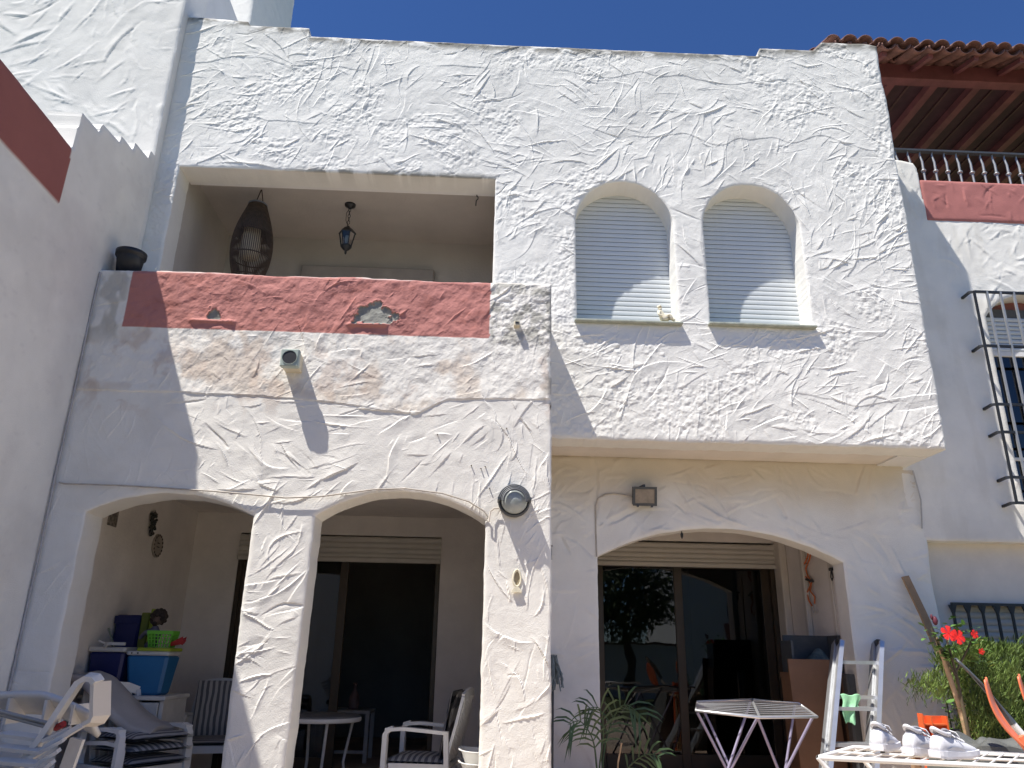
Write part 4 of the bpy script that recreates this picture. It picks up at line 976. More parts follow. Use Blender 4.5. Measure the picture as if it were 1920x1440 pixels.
    t = thing('tile_picture', 'small dark patterned tile high on the left porch wall', 'tile', (X, 6.25, 2.24))
    MB().bbox(X, X+.012, 6.18, 6.33, 2.165, 2.32, .003).build('tile', 'tilepic', t)
    # round table
    c = (-1.30, 7.0)
    t = thing('round_table', 'round white garden table half hidden behind the middle pier', 'table', (c[0], c[1], .15))
    MB().lathe([(0, .765), (.33, .765), (.345, .758), (.348, .735), (.338, .728), (0, .732)], (c[0], c[1], 0), 44).build('tabletop', mat('grey_tabletop', (.16, .165, .18), .4, .1), t)
    MB().lathe([(.348, .752), (.353, .746), (.353, .722), (.346, .718), (.338, .722), (.338, .73)], (c[0], c[1], 0), 44).build('rim', 'whitep', t)
    for k in range(4):
        a = PI/4+k*PI/2-.35; MB().tube([(c[0]+.30*math.cos(a), c[1]+.30*math.sin(a), .725), (c[0]+.24*math.cos(a), c[1]+.24*math.sin(a), .4), (c[0]+.29*math.cos(a), c[1]+.29*math.sin(a), .15)], .012, 8).build('leg', 'whitep_old', t)
    # table and bottle inside the room
    t = thing('side_table', 'white square-legged table in the dark room behind the open door', 'table', (-1.4, 9.3, .15))
    MB().bbox(-1.75, -1.14, 9.1, 9.6, .63, .665, .004).build('tabletop', 'whitep_old', t)
    for x in (-1.73, -1.165):
        for y in (9.12, 9.57): MB().box(x-.02, x+.02, y-.02, y+.02, .15, .63).build('leg', 'whitep_old', t)
    MB().box(-1.71, -1.185, 9.11, 9.13, .24, .27).build('stretcher', 'whitep_old', t)
    t = thing('bottle', 'dim bottle standing on the white table inside the room', 'bottle', (-1.35, 9.3, .665))
    MB().lathe([(0, 0), (.055, 0), (.06, .02), (.055, .12), (.035, .17), (.018, .20), (.018, .25), (.022, .252), (.022, .275), (0, .275)], (-1.35, 9.3, .665), 16).build('body', mat('dull_bottle', (.30, .18, .16), .4, .2), t)
    # tub by the pier
    c = (.04, 5.85)
    for k in range(2):
        t = thing('plastic_tub', ('upper white plastic tub, tilted, behind the pier', 'lower white plastic tub under the tilted one')[1-k], 'tub', (c[0], c[1], .54-.075*(1-k)), 'plastic tubs')
        b = MB(); n = 24
        def ring(rx, ry, z, tl): return [(c[0]+rx*(abs(math.cos(a))**.6*(1 if math.cos(a) > 0 else -1)), c[1]+ry*(abs(math.sin(a))**.6*(1 if math.sin(a) > 0 else -1)), z+tl*math.cos(a)) for a in [2*PI*i/n for i in range(n)]]
        z0 = .53-.075*(1-k); rs = [ring(.09, .10, z0, 0), ring(.135, .15, z0+.105, -.012), ring(.150, .165, z0+.108, -.013), ring(.150, .165, z0+.100, -.013), ring(.13, .145, z0+.098, -.012), ring(.085, .095, z0+.012, 0)]
        vs = [p for r_ in rs for p in r_]; fs = [tuple(range(n-1, -1, -1)), tuple(range(5*n, 6*n))]
        for j in range(5):
            for i in range(n): i2 = (i+1) % n; fs.append((j*n+i, j*n+i2, j*n+n+i2, j*n+n+i))
        b.add(vs, fs, True).build('shell', 'whitep', t)
    t = thing('stool', 'low white stool under the plastic tubs', 'stool', (.04, 5.85, .15))
    MB().bbox(-.10, .18, 5.72, 5.98, .425, .455, .006).build('seat', 'whitep_old', t)
    for x in (-.08, .16):
        for y in (5.74, 5.96): MB().box(x-.015, x+.015, y-.015, y+.015, .15, .425).build('leg', 'whitep_old', t)
left_porch()

# ================================================================== RIGHT PORCH
def right_porch():
    # clothes airer
    t = thing('clothes_airer', 'folding metal clothes airer with purple crossed legs before the glass door', 'clothes airer', (2.0, 6.3, .15))
    def frame(p0, p1, p2, p3, n, name):
        P0, P1, P2, P3 = map(Vector, (p0, p1, p2, p3))
        MB().tube([P0, P1, P2, P3, P0], .010, 8, cap=False).build(name, 'alu', t)
        for k in range(1, n):
            a = P0.lerp(P3, k/n); b = P1.lerp(P2, k/n); MB().tube([a, b], .0036, 5).build('rail', 'alu_dull', t)
    frame((2.06, 5.98, .862), (1.60, 6.0, .900), (1.78, 6.62, .930), (2.22, 6.60, .955), 9, 'wing')
    frame((2.06, 5.98, .862), (2.49, 6.0, .872), (2.60, 6.6, .930), (2.22, 6.60, .955), 9, 'wing')
    for (a, b) in (((1.62, 6.04, .885), (2.03, 6.2, .15)), ((2.05, 6.0, .86), (1.66, 6.2, .15)), ((2.05, 6.0, .86), (2.36, 6.2, .15)), ((2.47, 6.03, .87), (2.07, 6.2, .15)),
                   ((1.80, 6.6, .92), (2.1, 6.45, .15)), ((2.2, 6.58, .94), (1.80, 6.45, .15)), ((2.56, 6.58, .92), (2.3, 6.45, .15))):
        MB().tube([a, b], .0105, 8).build('leg', 'purple', t)
    MB().tube([(1.66, 6.2, .155), (2.36, 6.2, .155)], .009, 7).build('foot_bar', 'purple', t)
    # ladder
    Y0, Y1 = 5.72, 6.50
    t = thing('ladder', 'folded aluminium ladder leaning on the right pier with black hinges', 'ladder', (2.85, 5.7, 0))
    def lp(x, z, d=0):     # leaning plane
        return (x, Y0+(Y1-Y0)*z/1.50*.98+d, z)
    def xl(z): return 2.29+.455*z
    def xr(z): return 2.63+.445*z
    for d, mm in ((0, 'alu'), (.10, 'alu_dull')):
        for f_ in (xl, xr): MB().bar([lp(f_(0), 0, d), lp(f_(1.40), 1.40, d)], .034, .085, (1, 0, 0)).build('stile', mm, t)
    for z in (.16, .42, .62, .68, .92, 1.0, 1.25):
        for d in ((0,) if z in (.62, 1.0, 1.25) else (0, .10)): MB().bar([lp(xl(z), z, d), lp(xr(z), z, d)], .026, .030, (0, 0, 1)).build('rung', 'alu' if d == 0 else 'alu_dull', t)
    for x in (xl(1.385), xr(1.385)):
        z = 1.385
        hg = MB().lathe([(0, -.016), (.042, -.016), (.047, -.008), (.047, .012), (.040, .02), (0, .02)], lp(x, z, .03), 22, 'x').build('hinge', 'black', t)
        MB().lathe([(.028, .021), (.030, .026), (.014, .030), (0, .030)], lp(x, z, .03), 14, 'x').build('hinge_button', 'alu', hg)
    MB().bbox(xr(.68)+.016, xr(.68)+.05, lp(0, .68)[1]-.03, lp(0, .68)[1]+.10, .62, .73, .006).build('clamp', 'black', t)
    for x in (2.29, 2.63): MB().bbox(x-.025, x+.025, Y0-.03, Y0+.03, 0, .05, .006).build('foot', 'black', t)
    # mint cloth on a rung
    xl = lambda z: 2.29+.455*z
    o = MB().grid(lambda u, v: (xl(1.0)+.02+.15*u+.012*math.sin(v*6)-.02*v*(u-.5), lp(0, 1.0)[1]-.03-.02*math.sin(u*11+v*2)*v-.006, 1.020+.006*math.sin(u*9)-v*(.12+.11*(1-abs(u-.36)*2)+.03*math.sin(u*13))+.0), 22, 18).build('cleaning_cloth', 'mint')
    tag(o, 'crumpled mint green cloth hung over a ladder rung', 'cloth'); solidify(o, .006); subsurf(o, 1)
    # brown board and stored things behind
    tag(MB().box(2.645, 3.03, 6.78, 6.80, .15, 1.27, (R(-4), 0, 0), (2.7, 6.8, .15)).build('plywood_sheet', 'board'), 'large plain brown wooden panel leaning inside the right arch', 'board')
    t = thing('storage_crate', 'dark open crate on top of stored things behind the brown panel', 'crate', (2.92, 7.0, 1.18))
    MB().box(2.72, 3.12, 7.12, 7.14, 1.18, 1.47).build('back_side', 'charcoal', t); MB().box(2.70, 2.72, 6.9, 7.14, 1.18, 1.42).build('side', 'charcoal', t); MB().box(3.12, 3.14, 6.9, 7.14, 1.18, 1.47).build('side', 'charcoal', t)
    MB().box(2.70, 3.14, 6.9, 7.14, 1.16, 1.18).build('base', 'charcoal', t)
    t = thing('shelf', 'narrow shelf unit behind the brown panel', 'shelf', (2.92, 7.0, .15))
    MB().box(2.68, 3.14, 6.88, 7.16, 1.12, 1.16).build('top', 'board', t)
    for x in (2.70, 3.12): MB().box(x-.02, x+.02, 6.9, 7.14, .15, 1.12).build('side_panel', 'board', t)
    o = MB().grid(lambda u, v: (2.84+.26*u, 6.92+.2*v, 1.20+.16*math.sin(PI*u)*math.sin(PI*v)**.5*(.7+.5*u)+.01*math.sin(u*19+v*7)), 20, 12).build('folded_fabric', mat('teal_fabric', (.05, .10, .13), .9, .5, 9, col2=(.14, .20, .21)))
    tag(o, 'crumpled blue-green fabric inside the dark crate', 'fabric'); 
    tag(MB().bbox(3.02, 3.13, 6.60, 6.70, .15, 1.16, .01).build('dark_case', 'charcoal'), 'tall dark case standing behind the ladder', 'case')
    # orange cord
    X = 3.135
    t = thing('bungee_cord', 'looped orange bungee cord with metal hooks on the inner side wall', 'cord', (X, 7.4, 2.2))
    MB().tube([(X, 7.33, 2.30), (X-.01, 7.35, 2.20), (X-.01, 7.48, 2.12), (X-.01, 7.50, 2.05), (X-.012, 7.38, 1.97), (X-.01, 7.36, 1.93), (X-.01, 7.46, 1.87), (X-.01, 7.44, 1.80), (X-.01, 7.37, 1.74)], .008, 7).build('cord', 'orangecord', t)
    MB().tube([(X, 7.27, 2.30), (X-.012, 7.30, 2.18), (X-.012, 7.43, 2.09), (X-.012, 7.40, 2.02), (X-.012, 7.32, 1.96), (X-.012, 7.38, 1.88), (X-.012, 7.29, 1.82), (X-.012, 7.31, 1.76)], .008, 7).build('cord', 'orangecord', t)
    MB().tube([(X-.02, 7.42, 1.99), (X-.02, 7.28, 1.96)], .013, 7).build('knot', 'black', t)
    for y in (7.37, 7.31): MB().tube([(X-.01, y, 1.745), (X-.012, y+.01, 1.71), (X-.012, y-.02, 1.68), (X-.012, y-.045, 1.70)], .0045, 6).build('hook', 'alu', t)
    tag(MB().tube([(X, 6.86, 2.03), (X-.02, 6.86, 2.03), (X-.02, 6.875, 2.0), (X-.02, 6.89, 1.96), (X-.02, 6.87, 1.93), (X-.02, 6.845, 1.955), (X-.02, 6.855, 2.02)], .006, 6).bbox(X-.03, X, 6.84, 6.90, 2.015, 2.04, .003).build('carabiner', 'black'), 'black carabiner hanging on the inner side wall near the arch', 'carabiner')
    # mop
    t = thing('mop', 'grey string mop stored head-up against the shaded wall', 'mop', (.60, 6.42, 0))
    MB().tube([(.585, 6.42, .0), (.598, 6.44, 1.20)], .012, 8).build('handle', 'charcoal', t)
    rng = random.Random(8)
    for k in range(34):
        a = rng.uniform(0, 2*PI); r0 = rng.uniform(.005, .03); ln = rng.uniform(.16, .27)
        x0, y0 = .600+r0*math.cos(a), 6.43+r0*math.sin(a); x1, y1 = .600+rng.uniform(-.055, .075), 6.43+.05*math.sin(a)
        MB().tube([(x0, y0, 1.265), ((x0+x1)/2+.01*math.cos(a), (y0+y1)/2, 1.265-ln*.35), (x1, y1, 1.265-ln*.75), (x1+rng.uniform(-.012, .012), y1, 1.265-ln)], .0055, 5).build('strand', 'mop', t)
    # palm
    t = thing('palm', 'slender potted palm with drooping fronds before the shaded wall', 'palm', (.88, 6.0, 0))
    MB().lathe([(0, 0), (.13, 0), (.16, .22), (.165, .25), (.15, .25), (.14, .21), (0, .2)], (.88, 6.0, 0), 24).build('pot', 'roof_tile', t)
    rng = random.Random(21)
    def frond(base, pts, n, ll, name='frond'):
        P = [Vector(base)]+[Vector(p) for p in pts]
        def at(s):
            f = s*(len(P)-1); i = min(int(f), len(P)-2); q = f-i
            p0 = P[max(i-1, 0)]; p1 = P[i]; p2 = P[i+1]; p3 = P[min(i+2, len(P)-1)]
            return .5*((2*p1)+(p2-p0)*q+(2*p0-5*p1+4*p2-p3)*q*q+(3*p1-p0-3*p2+p3)*q**3)
        st = [at(k/20) for k in range(21)]
        b = MB().tube(st, [.009-.007*k/20 for k in range(21)], 6)
        for k in range(n):
            s = .42+.58*k/n; p = at(s); tn = (at(min(1, s+.02))-at(s-.02)).normalized()
            sd_ = tn.cross(Vector((0, -1, .15))).normalized()
            L_ = ll*(.55+.45*math.sin(PI*(.15+.8*k/n)))*rng.uniform(.9, 1.1)
            for sg in (-1, 1):
                d = (tn*.75+sd_*sg*.9+Vector((0, rng.uniform(-.12, .12), -.10))).normalized()
                w = tn.cross(d).cross(d).normalized()*.0078
                q0, q1, q2, q3 = p, p+d*L_*.35+Vector((0, 0, .004)), p+d*L_*.75+Vector((0, 0, -.03*L_/.2)), p+d*L_+Vector((0, 0, -.075*L_/.2))
                b.add([q0-w*.4, q0+w*.4, q1-w, q1+w, q2-w*.8, q2+w*.8, q3], [(0, 1, 3, 2), (2, 3, 5, 4), (4, 5, 6)])
        b.build(name, 'leaf', t)
    frond((.885, 6.0, .22), [(.87, 6.0, .50), (.84, 5.98, .70), (.75, 5.94, .82), (.66, 5.9, .80)], 9, .22)
    frond((.88, 6.0, .22), [(.89, 6.02, .50), (.925, 6.03, .74), (.90, 6.0, .90), (.80, 5.95, .905)], 9, .24)
    frond((.89, 6.0, .22), [(.92, 6.05, .55), (.99, 6.08, .80), (1.09, 6.05, .93), (1.21, 6.0, .85)], 9, .24)
    frond((.89, 6.0, .22), [(1.0, 5.98, .42), (1.12, 5.95, .56), (1.22, 5.9, .62), (1.30, 5.88, .60)], 7, .18)
    MB().tube([(1.0, 6.0, .22), (1.02, 6.0, .55), (1.05, 6.0, .68)], .006, 6).build('cane', 'bamboo', t)
right_porch()

# ================================================================== RIGHT FOREGROUND
def shoe(root, L=.275):
    """low white trainer, local coords: heel at y=0, toe at y=L, sole on z=0"""
    st = [(0, .026, .070), (.012, .033, .098), (.035, .037, .108), (.07, .037, .098), (.11, .037, .090), (.15, .040, .084), (.19, .045, .070), (.225, .046, .058), (.252, .041, .048), (.269, .028, .040), (.278, .008, .032)]
    n = 14; vs = []; fs = []
    for (y, w, h) in st:
        for k in range(n):
            a = 2*PI*k/n; cx, sz = math.cos(a), math.sin(a)
            vs.append((w*(abs(cx)**.75)*(1 if cx > 0 else -1), y*L/.278, .022+(h-.022)*max(0, sz)**.8 if sz > 0 else .022))
    for i in range(len(st)-1):
        for k in range(n): j = (k+1) % n; fs.append((i*n+k, i*n+j, i*n+n+j, i*n+n+k))
    fs += [tuple(range(n-1, -1, -1)), tuple(range((len(st)-1)*n, len(st)*n))]
    MB().add(vs, fs, True).build('upper', 'shoe', root, False)
    pl = []
    for sg in (1, -1):
        seq = st if sg == 1 else st[::-1]
        pl += [(sg*(w+.006), y*L/.278+(.006 if y > .2 else -.004)) for (y, w, h) in seq]
    b = MB(); m = len(pl)
    rk = lambda y: .012*max(0, (y-.2)/.08)+.006*max(0, (.03-y)/.03)
    vs = [(x*.93, y, rk(y)) for x, y in pl]+[(x, y, .010+rk(y)) for x, y in pl]+[(x*.97, y, .034-.004*(y > .1)+.4*rk(y)) for x, y in pl]
    fs = [tuple(range(m-1, -1, -1)), tuple(range(2*m, 3*m))]
    for q in range(2):
        for i in range(m): j = (i+1) % m; fs.append((q*m+i, q*m+j, q*m+m+j, q*m+m+i))
    b.add(vs, fs).build('sole', 'shoe', root, False)
    # collar, and a darker inset that paints in the shade inside the shoe
    ring = [(.029*math.cos(a)*(.9+.1*math.sin(a)), .060+.050*math.sin(a), .106-.010*math.sin(a)+.014*max(0, -math.sin(a))**2+.010*max(0, math.sin(a))**2) for a in [2*PI*i/22 for i in range(23)]]
    MB().tube(ring, .009, 8, cap=False).build('collar', 'shoe', root, False)
    c = (0, .060, .088); r_ = ring[:-1]
    MB().add([c]+r_, [(0, i+1, (i+1) % len(r_)+1) for i in range(len(r_))]).build('shaded_inset', 'shoe_in', root, False)
    MB().grid(lambda u, v: ((u-.5)*.042, .092+.085*v, .122-.040*v+.006*math.sin(PI*u)), 5, 6).build('tongue', 'shoe', root, False)
    for k in range(5):
        y = .112+k*.015; z = .102-k*.005
        MB().tube([(-.030, y, z-.012), (-.012, y+.005, z+.004), (.012, y-.003, z+.005), (.030, y+.006, z-.012)], .003, 5).build('lace', 'shoe', root, False)
    MB().tube([(-.01, .112, .116), (-.03, .118, .122), (-.038, .13, .102), (-.02, .12, .112), (.012, .112, .118), (.034, .12, .112), (.040, .135, .09)], .0028, 5).build('lace', 'shoe', root, False)
    for sg in (-1, 1):
        MB().grid(lambda u, v: (sg*(.0375+.006*u*math.sin(PI*u)+.003*v), .04+.15*u, .030+.022*v*math.sin(PI*min(1, u+.15))), 10, 3).build('side_panel', mat('trainer_panel', (.60, .60, .62), .6, .05, 20), root, False)
def right_front():
    t = thing('clothes_airer', 'white wire clothes airer in the foreground carrying the trainers', 'clothes airer', (2.2, 4.3, 0))
    z = .885
    A, B, C, D = (1.39, 3.38, z), (1.72, 3.78, z), (2.55, 3.55, z), (2.20, 3.12, z)
    MB().tube([A, B, C, D, A], .010, 8, cap=False).build('frame', 'whitep', t)
    for k in range(1, 14):
        f = k/14; a = Vector(A).lerp(Vector(D), f); b = Vector(B).lerp(Vector(C), f); MB().tube([a, b], .0038, 5).build('wire', 'whitep', t)
    MB().tube([Vector(A).lerp(Vector(B), .5), Vector(D).lerp(Vector(C), .5)], .006, 6).build('wire', 'whitep', t)
    for (a, b) in ((A, (2.05, 3.25, 0)), (B, (2.40, 3.65, 0)), (D, (1.5, 3.35, 0)), (C, (1.85, 3.75, 0))): MB().tube([a, b], .010, 8).build('leg', 'whitep', t)
    for f in (.28, .44):
        p = Vector(B).lerp(Vector(C), f); MB().bbox(p.x-.012, p.x+.012, p.y-.015, p.y+.015, p.z-.012, p.z+.014, .003).build('clip', 'black', t)
    for (x, y, rz, lab) in ((1.705, 3.52, -42, 'white trainer turned away to the right, leftmost of three on the airer'), (1.775, 3.40, -58, 'white trainer in the middle of three on the airer'), (1.83, 3.30, -66, 'white trainer side-on with toe to the right, rightmost of three on the airer')):
        t = thing('trainer', lab, 'shoe', (x, y, z+.010), 'white trainers drying on the airer', (0, 0, R(rz)))
        shoe(t); t.scale = (.86, .86, .86)
    # orange ribbed panel
    t = thing('plastic_trough', 'orange ribbed plastic trough standing on end behind the trainers', 'trough', (2.79, 5.0, 0))
    MB().box(2.715, 2.865, 5.02, 5.032, 0, .95).build('back', 'orange', t)
    for x in (2.712, 2.765, 2.862): MB().box(x-.004, x+.004, 4.965, 5.02, 0, .952+(.012 if x < 2.72 else 0)).build('rib', 'orange', t)
    MB().box(2.712, 2.865, 4.97, 5.018, .90, .908).build('end_wall', 'orange', t)
    # low table with lid and plant
    t = thing('garden_table', 'small weathered wooden garden table below the pale green tray', 'table', (3.0, 4.95, 0))
    for k in range(4): MB().bbox(2.68, 3.35, 4.74+k*.115, 4.74+k*.115+.105, .770, .795, .004).build('plank', 'wood', t)
    for x in (2.72, 3.31):
        for y in (4.78, 5.14): MB().box(x-.022, x+.022, y-.022, y+.022, 0, .77).build('leg', 'wood', t)
    t = thing('plastic_tray', 'pale green plastic tray lying by the small potted plant', 'lid', (2.83, 4.85, .795))
    MB().bbox(2.725, 2.90, 4.76, 4.92, .808, .826, .006).build('top', 'mintlid', t); MB().bbox(2.732, 2.893, 4.767, 4.913, .796, .808, .003).build('rim', 'mintlid', t)
    t = thing('potted_plant', 'small broad-leaved plant in a dark pot before the white wall', 'plant', (2.93, 5.05, .795))
    MB().lathe([(0, 0), (.035, 0), (.048, .075), (.052, .08), (.045, .08), (.04, .07), (0, .07)], (2.93, 5.05, .795), 18).build('pot', 'pot', t)
    rng = random.Random(17)
    def leaf(b, p, d, L_, w, droop=.3):
        d = Vector(d).normalized(); s_ = d.cross(Vector((0, 0, 1)));
        if s_.length < .1: s_ = Vector((1, 0, 0))
        s_.normalize(); p = Vector(p); q = [p, p+d*L_*.3, p+d*L_*.65+Vector((0, 0, -droop*L_*.2)), p+d*L_+Vector((0, 0, -droop*L_*.6))]
        b.add([q[0], q[1]+s_*w, q[1]-s_*w, q[2]+s_*w*.8, q[2]-s_*w*.8, q[3], q[1]+Vector((0, 0, -.12*w)), q[2]+Vector((0, 0, -.12*w))], [(0, 1, 6), (0, 6, 2), (1, 3, 7, 6), (6, 7, 4, 2), (3, 5, 7), (7, 5, 4)])
    for k in range(11):
        a = rng.uniform(0, 2*PI); h = rng.uniform(.86, 1.03); b = MB()
        leaf(b, (2.93+rng.uniform(-.02, .02), 5.05, h), (math.cos(a), math.sin(a)-.3, rng.uniform(-.1, .7)), rng.uniform(.06, .10), rng.uniform(.018, .032)); b.build('leaf', 'leaf2', t)
    MB().tube([(2.93, 5.05, .86), (2.925, 5.05, 1.02)], .004, 5).build('stem', 'stem', t)
    # timber leaning on the pier
    tag(MB().bar([(3.575, 6.50, 1.94), (3.64, 6.42, 1.62), (3.71, 6.36, 1.25), (3.93, 6.15, .0)], .060, .022, (1, 0, 0)).build('timber_plank', 'wood'), 'rough brown timber plank leaning on the corner of the house', 'plank')
    tag(MB().tube([(3.155, 5.45, 1.42), (3.20, 5.46, 1.22), (3.25, 5.47, 1.0), (3.29, 5.5, .80), (3.38, 5.5, .0)], [.012, .017, .017, .018, .018], 9).build('wooden_stake', 'bamboo'), 'pale barked stake leaning along the left side of the hedge', 'stake')
    # cypress hedge
    t = thing('hedge', 'feathery green cypress hedge below the barred ground-floor window', 'hedge', (4.2, 5.9, 0))
    nr = np.random.RandomState(5); n = 42000
    X = nr.uniform(3.22, 5.4, n); Zz = nr.beta(1.6, 1.15, n)*1.50; top = 1.42+.10*np.sin(X*3.1)+.06*np.sin(X*9)
    Zz = np.minimum(Zz, top-nr.rand(n)*.05+nr.rand(n)*.03)
    left = 3.36+.17*(1.4-Zz)+.03*np.sin(Zz*9); X = np.maximum(X, left+nr.rand(n)*.14)
    br = (nr.rand(n) < .02); X = np.where(br, 3.17+nr.rand(n)*.3, X); Zz = np.where(br, 1.10+nr.randn(n)*.045-(X-3.17)*.15, Zz)
    lump = .10*np.sin(X*7+Zz*4)+.08*np.sin(X*15-Zz*11)
    Yf = 5.62+lump+.25*(np.clip(Zz, 1.2, 1.5)-1.2)
    Yy = Yf+nr.rand(n)**1.6*.45
    P_ = np.stack([X, Yy, Zz], 1)
    ang = nr.randn(n)*.55; d = np.stack([np.sin(ang)+.25*nr.randn(n), -.55+.4*nr.randn(n), np.cos(ang)+.15], 1); d /= np.linalg.norm(d, axis=1)[:, None]
    s_ = np.cross(d, nr.randn(n, 3)); s_ /= np.linalg.norm(s_, axis=1)[:, None]
    Ln = nr.uniform(.03, .075, n)[:, None]; w = nr.uniform(.002, .0048, n)[:, None]
    V = np.stack([P_-s_*w*.5, P_+s_*w*.5, P_+d*Ln*.55+s_*w, P_+d*Ln, P_+d*Ln*.55-s_*w], 1).reshape(-1, 3)
    me = bpy.data.meshes.new('foliage'); F_ = np.arange(n*5, dtype=np.int32)
    me.vertices.add(n*5); me.vertices.foreach_set('co', V.astype(np.float32).ravel()); me.loops.add(n*5); me.loops.foreach_set('vertex_index', F_)
    me.polygons.add(n); me.polygons.foreach_set('loop_start', np.arange(0, n*5, 5, dtype=np.int32)); me.update(calc_edges=True); me.materials.append(M['hedge'])
    f_ = link('foliage', me, t); f_['kind'] = 'stuff'
    for x in (3.55, 3.9, 4.4, 4.9): MB().tube([(x, 6.0, 0), (x+.03, 5.98, .6), (x-.02, 6.0, 1.2)], [.035, .025, .012], 8).build('trunk', 'stem', t)
    MB().grid(lambda u, v: (3.80+1.6*u, 6.15+.03*math.sin(u*31+v*7), .05+1.22*v), 30, 8).build('inner_dark_sheet', mat('hedge_inner_shade', (.022, .032, .012), .9, .5, 25), t)  # plain dark sheet standing in for the shaded inside of the hedge
    # hibiscus
    t = thing('hibiscus', 'hibiscus shrub with red flowers between stake and hedge', 'shrub', (3.25, 5.42, 0))
    MB().tube([(3.30, 5.5, 0), (3.28, 5.46, .7), (3.24, 5.43, 1.2), (3.20, 5.42, 1.46)], [.016, .013, .010, .005], 8).tube([(3.24, 5.43, 1.2), (3.35, 5.42, 1.36), (3.41, 5.40, 1.46)], [.008, .006, .004], 6).tube([(3.25, 5.43, 1.15), (3.15, 5.42, 1.35), (3.11, 5.42, 1.48)], [.008, .006, .004], 6).build('stem', 'stem', t)
    rng = random.Random(23)
    for k in range(120):
        cx, cz, r_ = rng.choice([(3.12, 1.44, .05), (3.13, 1.36, .045), (3.20, 1.35, .05), (3.27, 1.50, .05), (3.36, 1.47, .05), (3.36, 1.38, .05), (3.18, 1.30, .04), (3.42, 1.42, .05), (3.39, 1.30, .035)])
        b = MB(); a = rng.uniform(0, 2*PI)
        leaf(b, (cx+rng.gauss(0, r_*.6), 5.42+rng.uniform(-.05, .06), cz+rng.gauss(0, r_*.6)), (math.cos(a), -.5+.5*math.sin(a), rng.uniform(-.3, .9)), rng.uniform(.045, .075), rng.uniform(.013, .022)); b.build('leaf', 'leaf2', t)
    def flower(c, r_, tilt):
        q = Euler(tilt).to_matrix()
        fl = None
        b = MB()
        for k in range(5):
            a = 2*PI*k/5+.3
            def pf(u, v):
                w_ = (u-.5)*2; rr = r_*v; an = a+w_*.62*(1-.25*v); zz = -.35*r_*(1-v)**2*0+.30*r_*v*(1-.6*v)+.06*r_*math.sin(w_*9)*v
                p = q @ Vector((rr*math.cos(an)*(1-.12*abs(w_)**2*v), rr*math.sin(an)*(1-.12*abs(w_)**2*v), zz)); return (c[0]+p.x, c[1]+p.y, c[2]+p.z)
            b.grid(pf, 8, 6)
        fl = b.build('flower', 'petal', t)
        e = q @ Vector((0, 0, r_*.8)); MB().tube([c, tuple(Vector(c)+e)], [.003, .002], 6).ball(tuple(Vector(c)+e), .004, 7, 5).build('stamen', 'petal', fl)
    flower((3.19, 5.36, 1.445), .056, (R(70), R(12), 0)); flower((3.245, 5.35, 1.425), .052, (R(75), R(40), 0))
    flower((3.37, 5.36, 1.445), .030, (R(80), R(60), 0)); flower((3.38, 5.33, 1.335), .022, (R(95), R(20), 0))
    MB().ball((3.135, 5.4, 1.53), .022, 9, 7, (.8, .8, 1.4)).ball((3.115, 5.4, 1.555), .012, 8, 6, (.8, .8, 1.6)).build('bud', mat('dark_bud', (.10, .015, .03), .7, .2), t)
    for (x, z) in ((3.405, 1.262), (3.42, 1.24), (3.37, 1.40), (3.34, 1.37)):
        b = MB(); leaf(b, (x, 5.34, z), (.6, -.4, .4), .045, .012); b.build('yellow_leaf', 'yellow', t)
    # paddles
    def paddle(label, P0, P1, P2, mblade, spoon, wb, side):
        """P0 blade tip, P1 throat, P2 shaft end"""
        t = thing('kayak_paddle', label, 'paddle', P2, 'kayak paddles leaning before the hedge')
        a, b_, c = Vector(P0), Vector(P1), Vector(P2); ax = (b_-a); Lb = ax.length; ax.normalize(); s_ = (Vector(side)-ax*Vector(side).dot(ax)).normalized(); nrm = ax.cross(s_)
        def pf(u, v):
            w_ = wb*(math.sin(PI*min(1, (.06+v*.9)))**.55)*(1-.25*v); o = (u-.5)*2*w_
            p = a+ax*Lb*v+s_*o+nrm*(spoon*math.sin(PI*v)+.10*wb*(1-(2*u-1)**2)); return tuple(p)
        o = MB().grid(pf, 10, 20).build('blade', mblade, t); solidify(o, .007)
        MB().tube([a+ax*Lb*.25+nrm*(spoon*.7), a+ax*Lb*.7+nrm*spoon*.8, b_+ax*.02], [.006, .012, .017], 8).build('blade_spine', mblade, t)
        MB().tube([b_-ax*.02, b_+(c-b_)*.02, c], .0175, 12).build('shaft', 'whitep', t)
        MB().tube([b_-ax*.06, b_+(c-b_).normalized()*.03], .0195, 12).build('ferrule', mblade if mblade == 'bladegrey' else 'blade', t)
    paddle('kayak paddle with dark grey blade seen edge-on and white shaft', (2.515, 4.2, 1.275), (2.728, 4.18, .995), (3.40, 4.05, .02), 'bladegrey', .012, .065, (.35, .9, .1))
    paddle('kayak paddle with curved orange blade and white shaft, in front of the dark one', (2.580, 4.08, 1.185), (2.722, 4.06, .865), (3.06, 4.0, .02), 'blade', -.035, .075, (.55, .75, .35))
    paddle('kayak paddle with orange blade tip just inside the right edge', (2.945, 4.36, 1.20), (3.10, 4.34, .84), (3.44, 4.3, .02), 'blade', -.035, .075, (.55, .75, .35))
    # tarpaulin heap
    t = thing('covered_heap', 'crumpled dark grey tarpaulin over a low heap at the lower right', 'cover', (3.0, 4.5, 0))
    def tf(u, v):
        x = 2.50+1.0*u; y = 4.20+.75*v; e = max(abs(u-.5), abs(v-.5))*2
        f = sum(math.sin(x*fx+y*fy+ph)*am for fx, fy, ph, am in ((23, 9, 0, .012), (11, -27, 1, .014), (37, 31, 2, .006), (8, 13, 4, .02)))
        f2 = abs(math.sin(x*13-y*17+1.3))*.022
        return (x, y-.05*(e > .9), (.845+f-f2)*min(1, (1-e)*3.2+.02*0) if e > .7 else .845+f-f2)
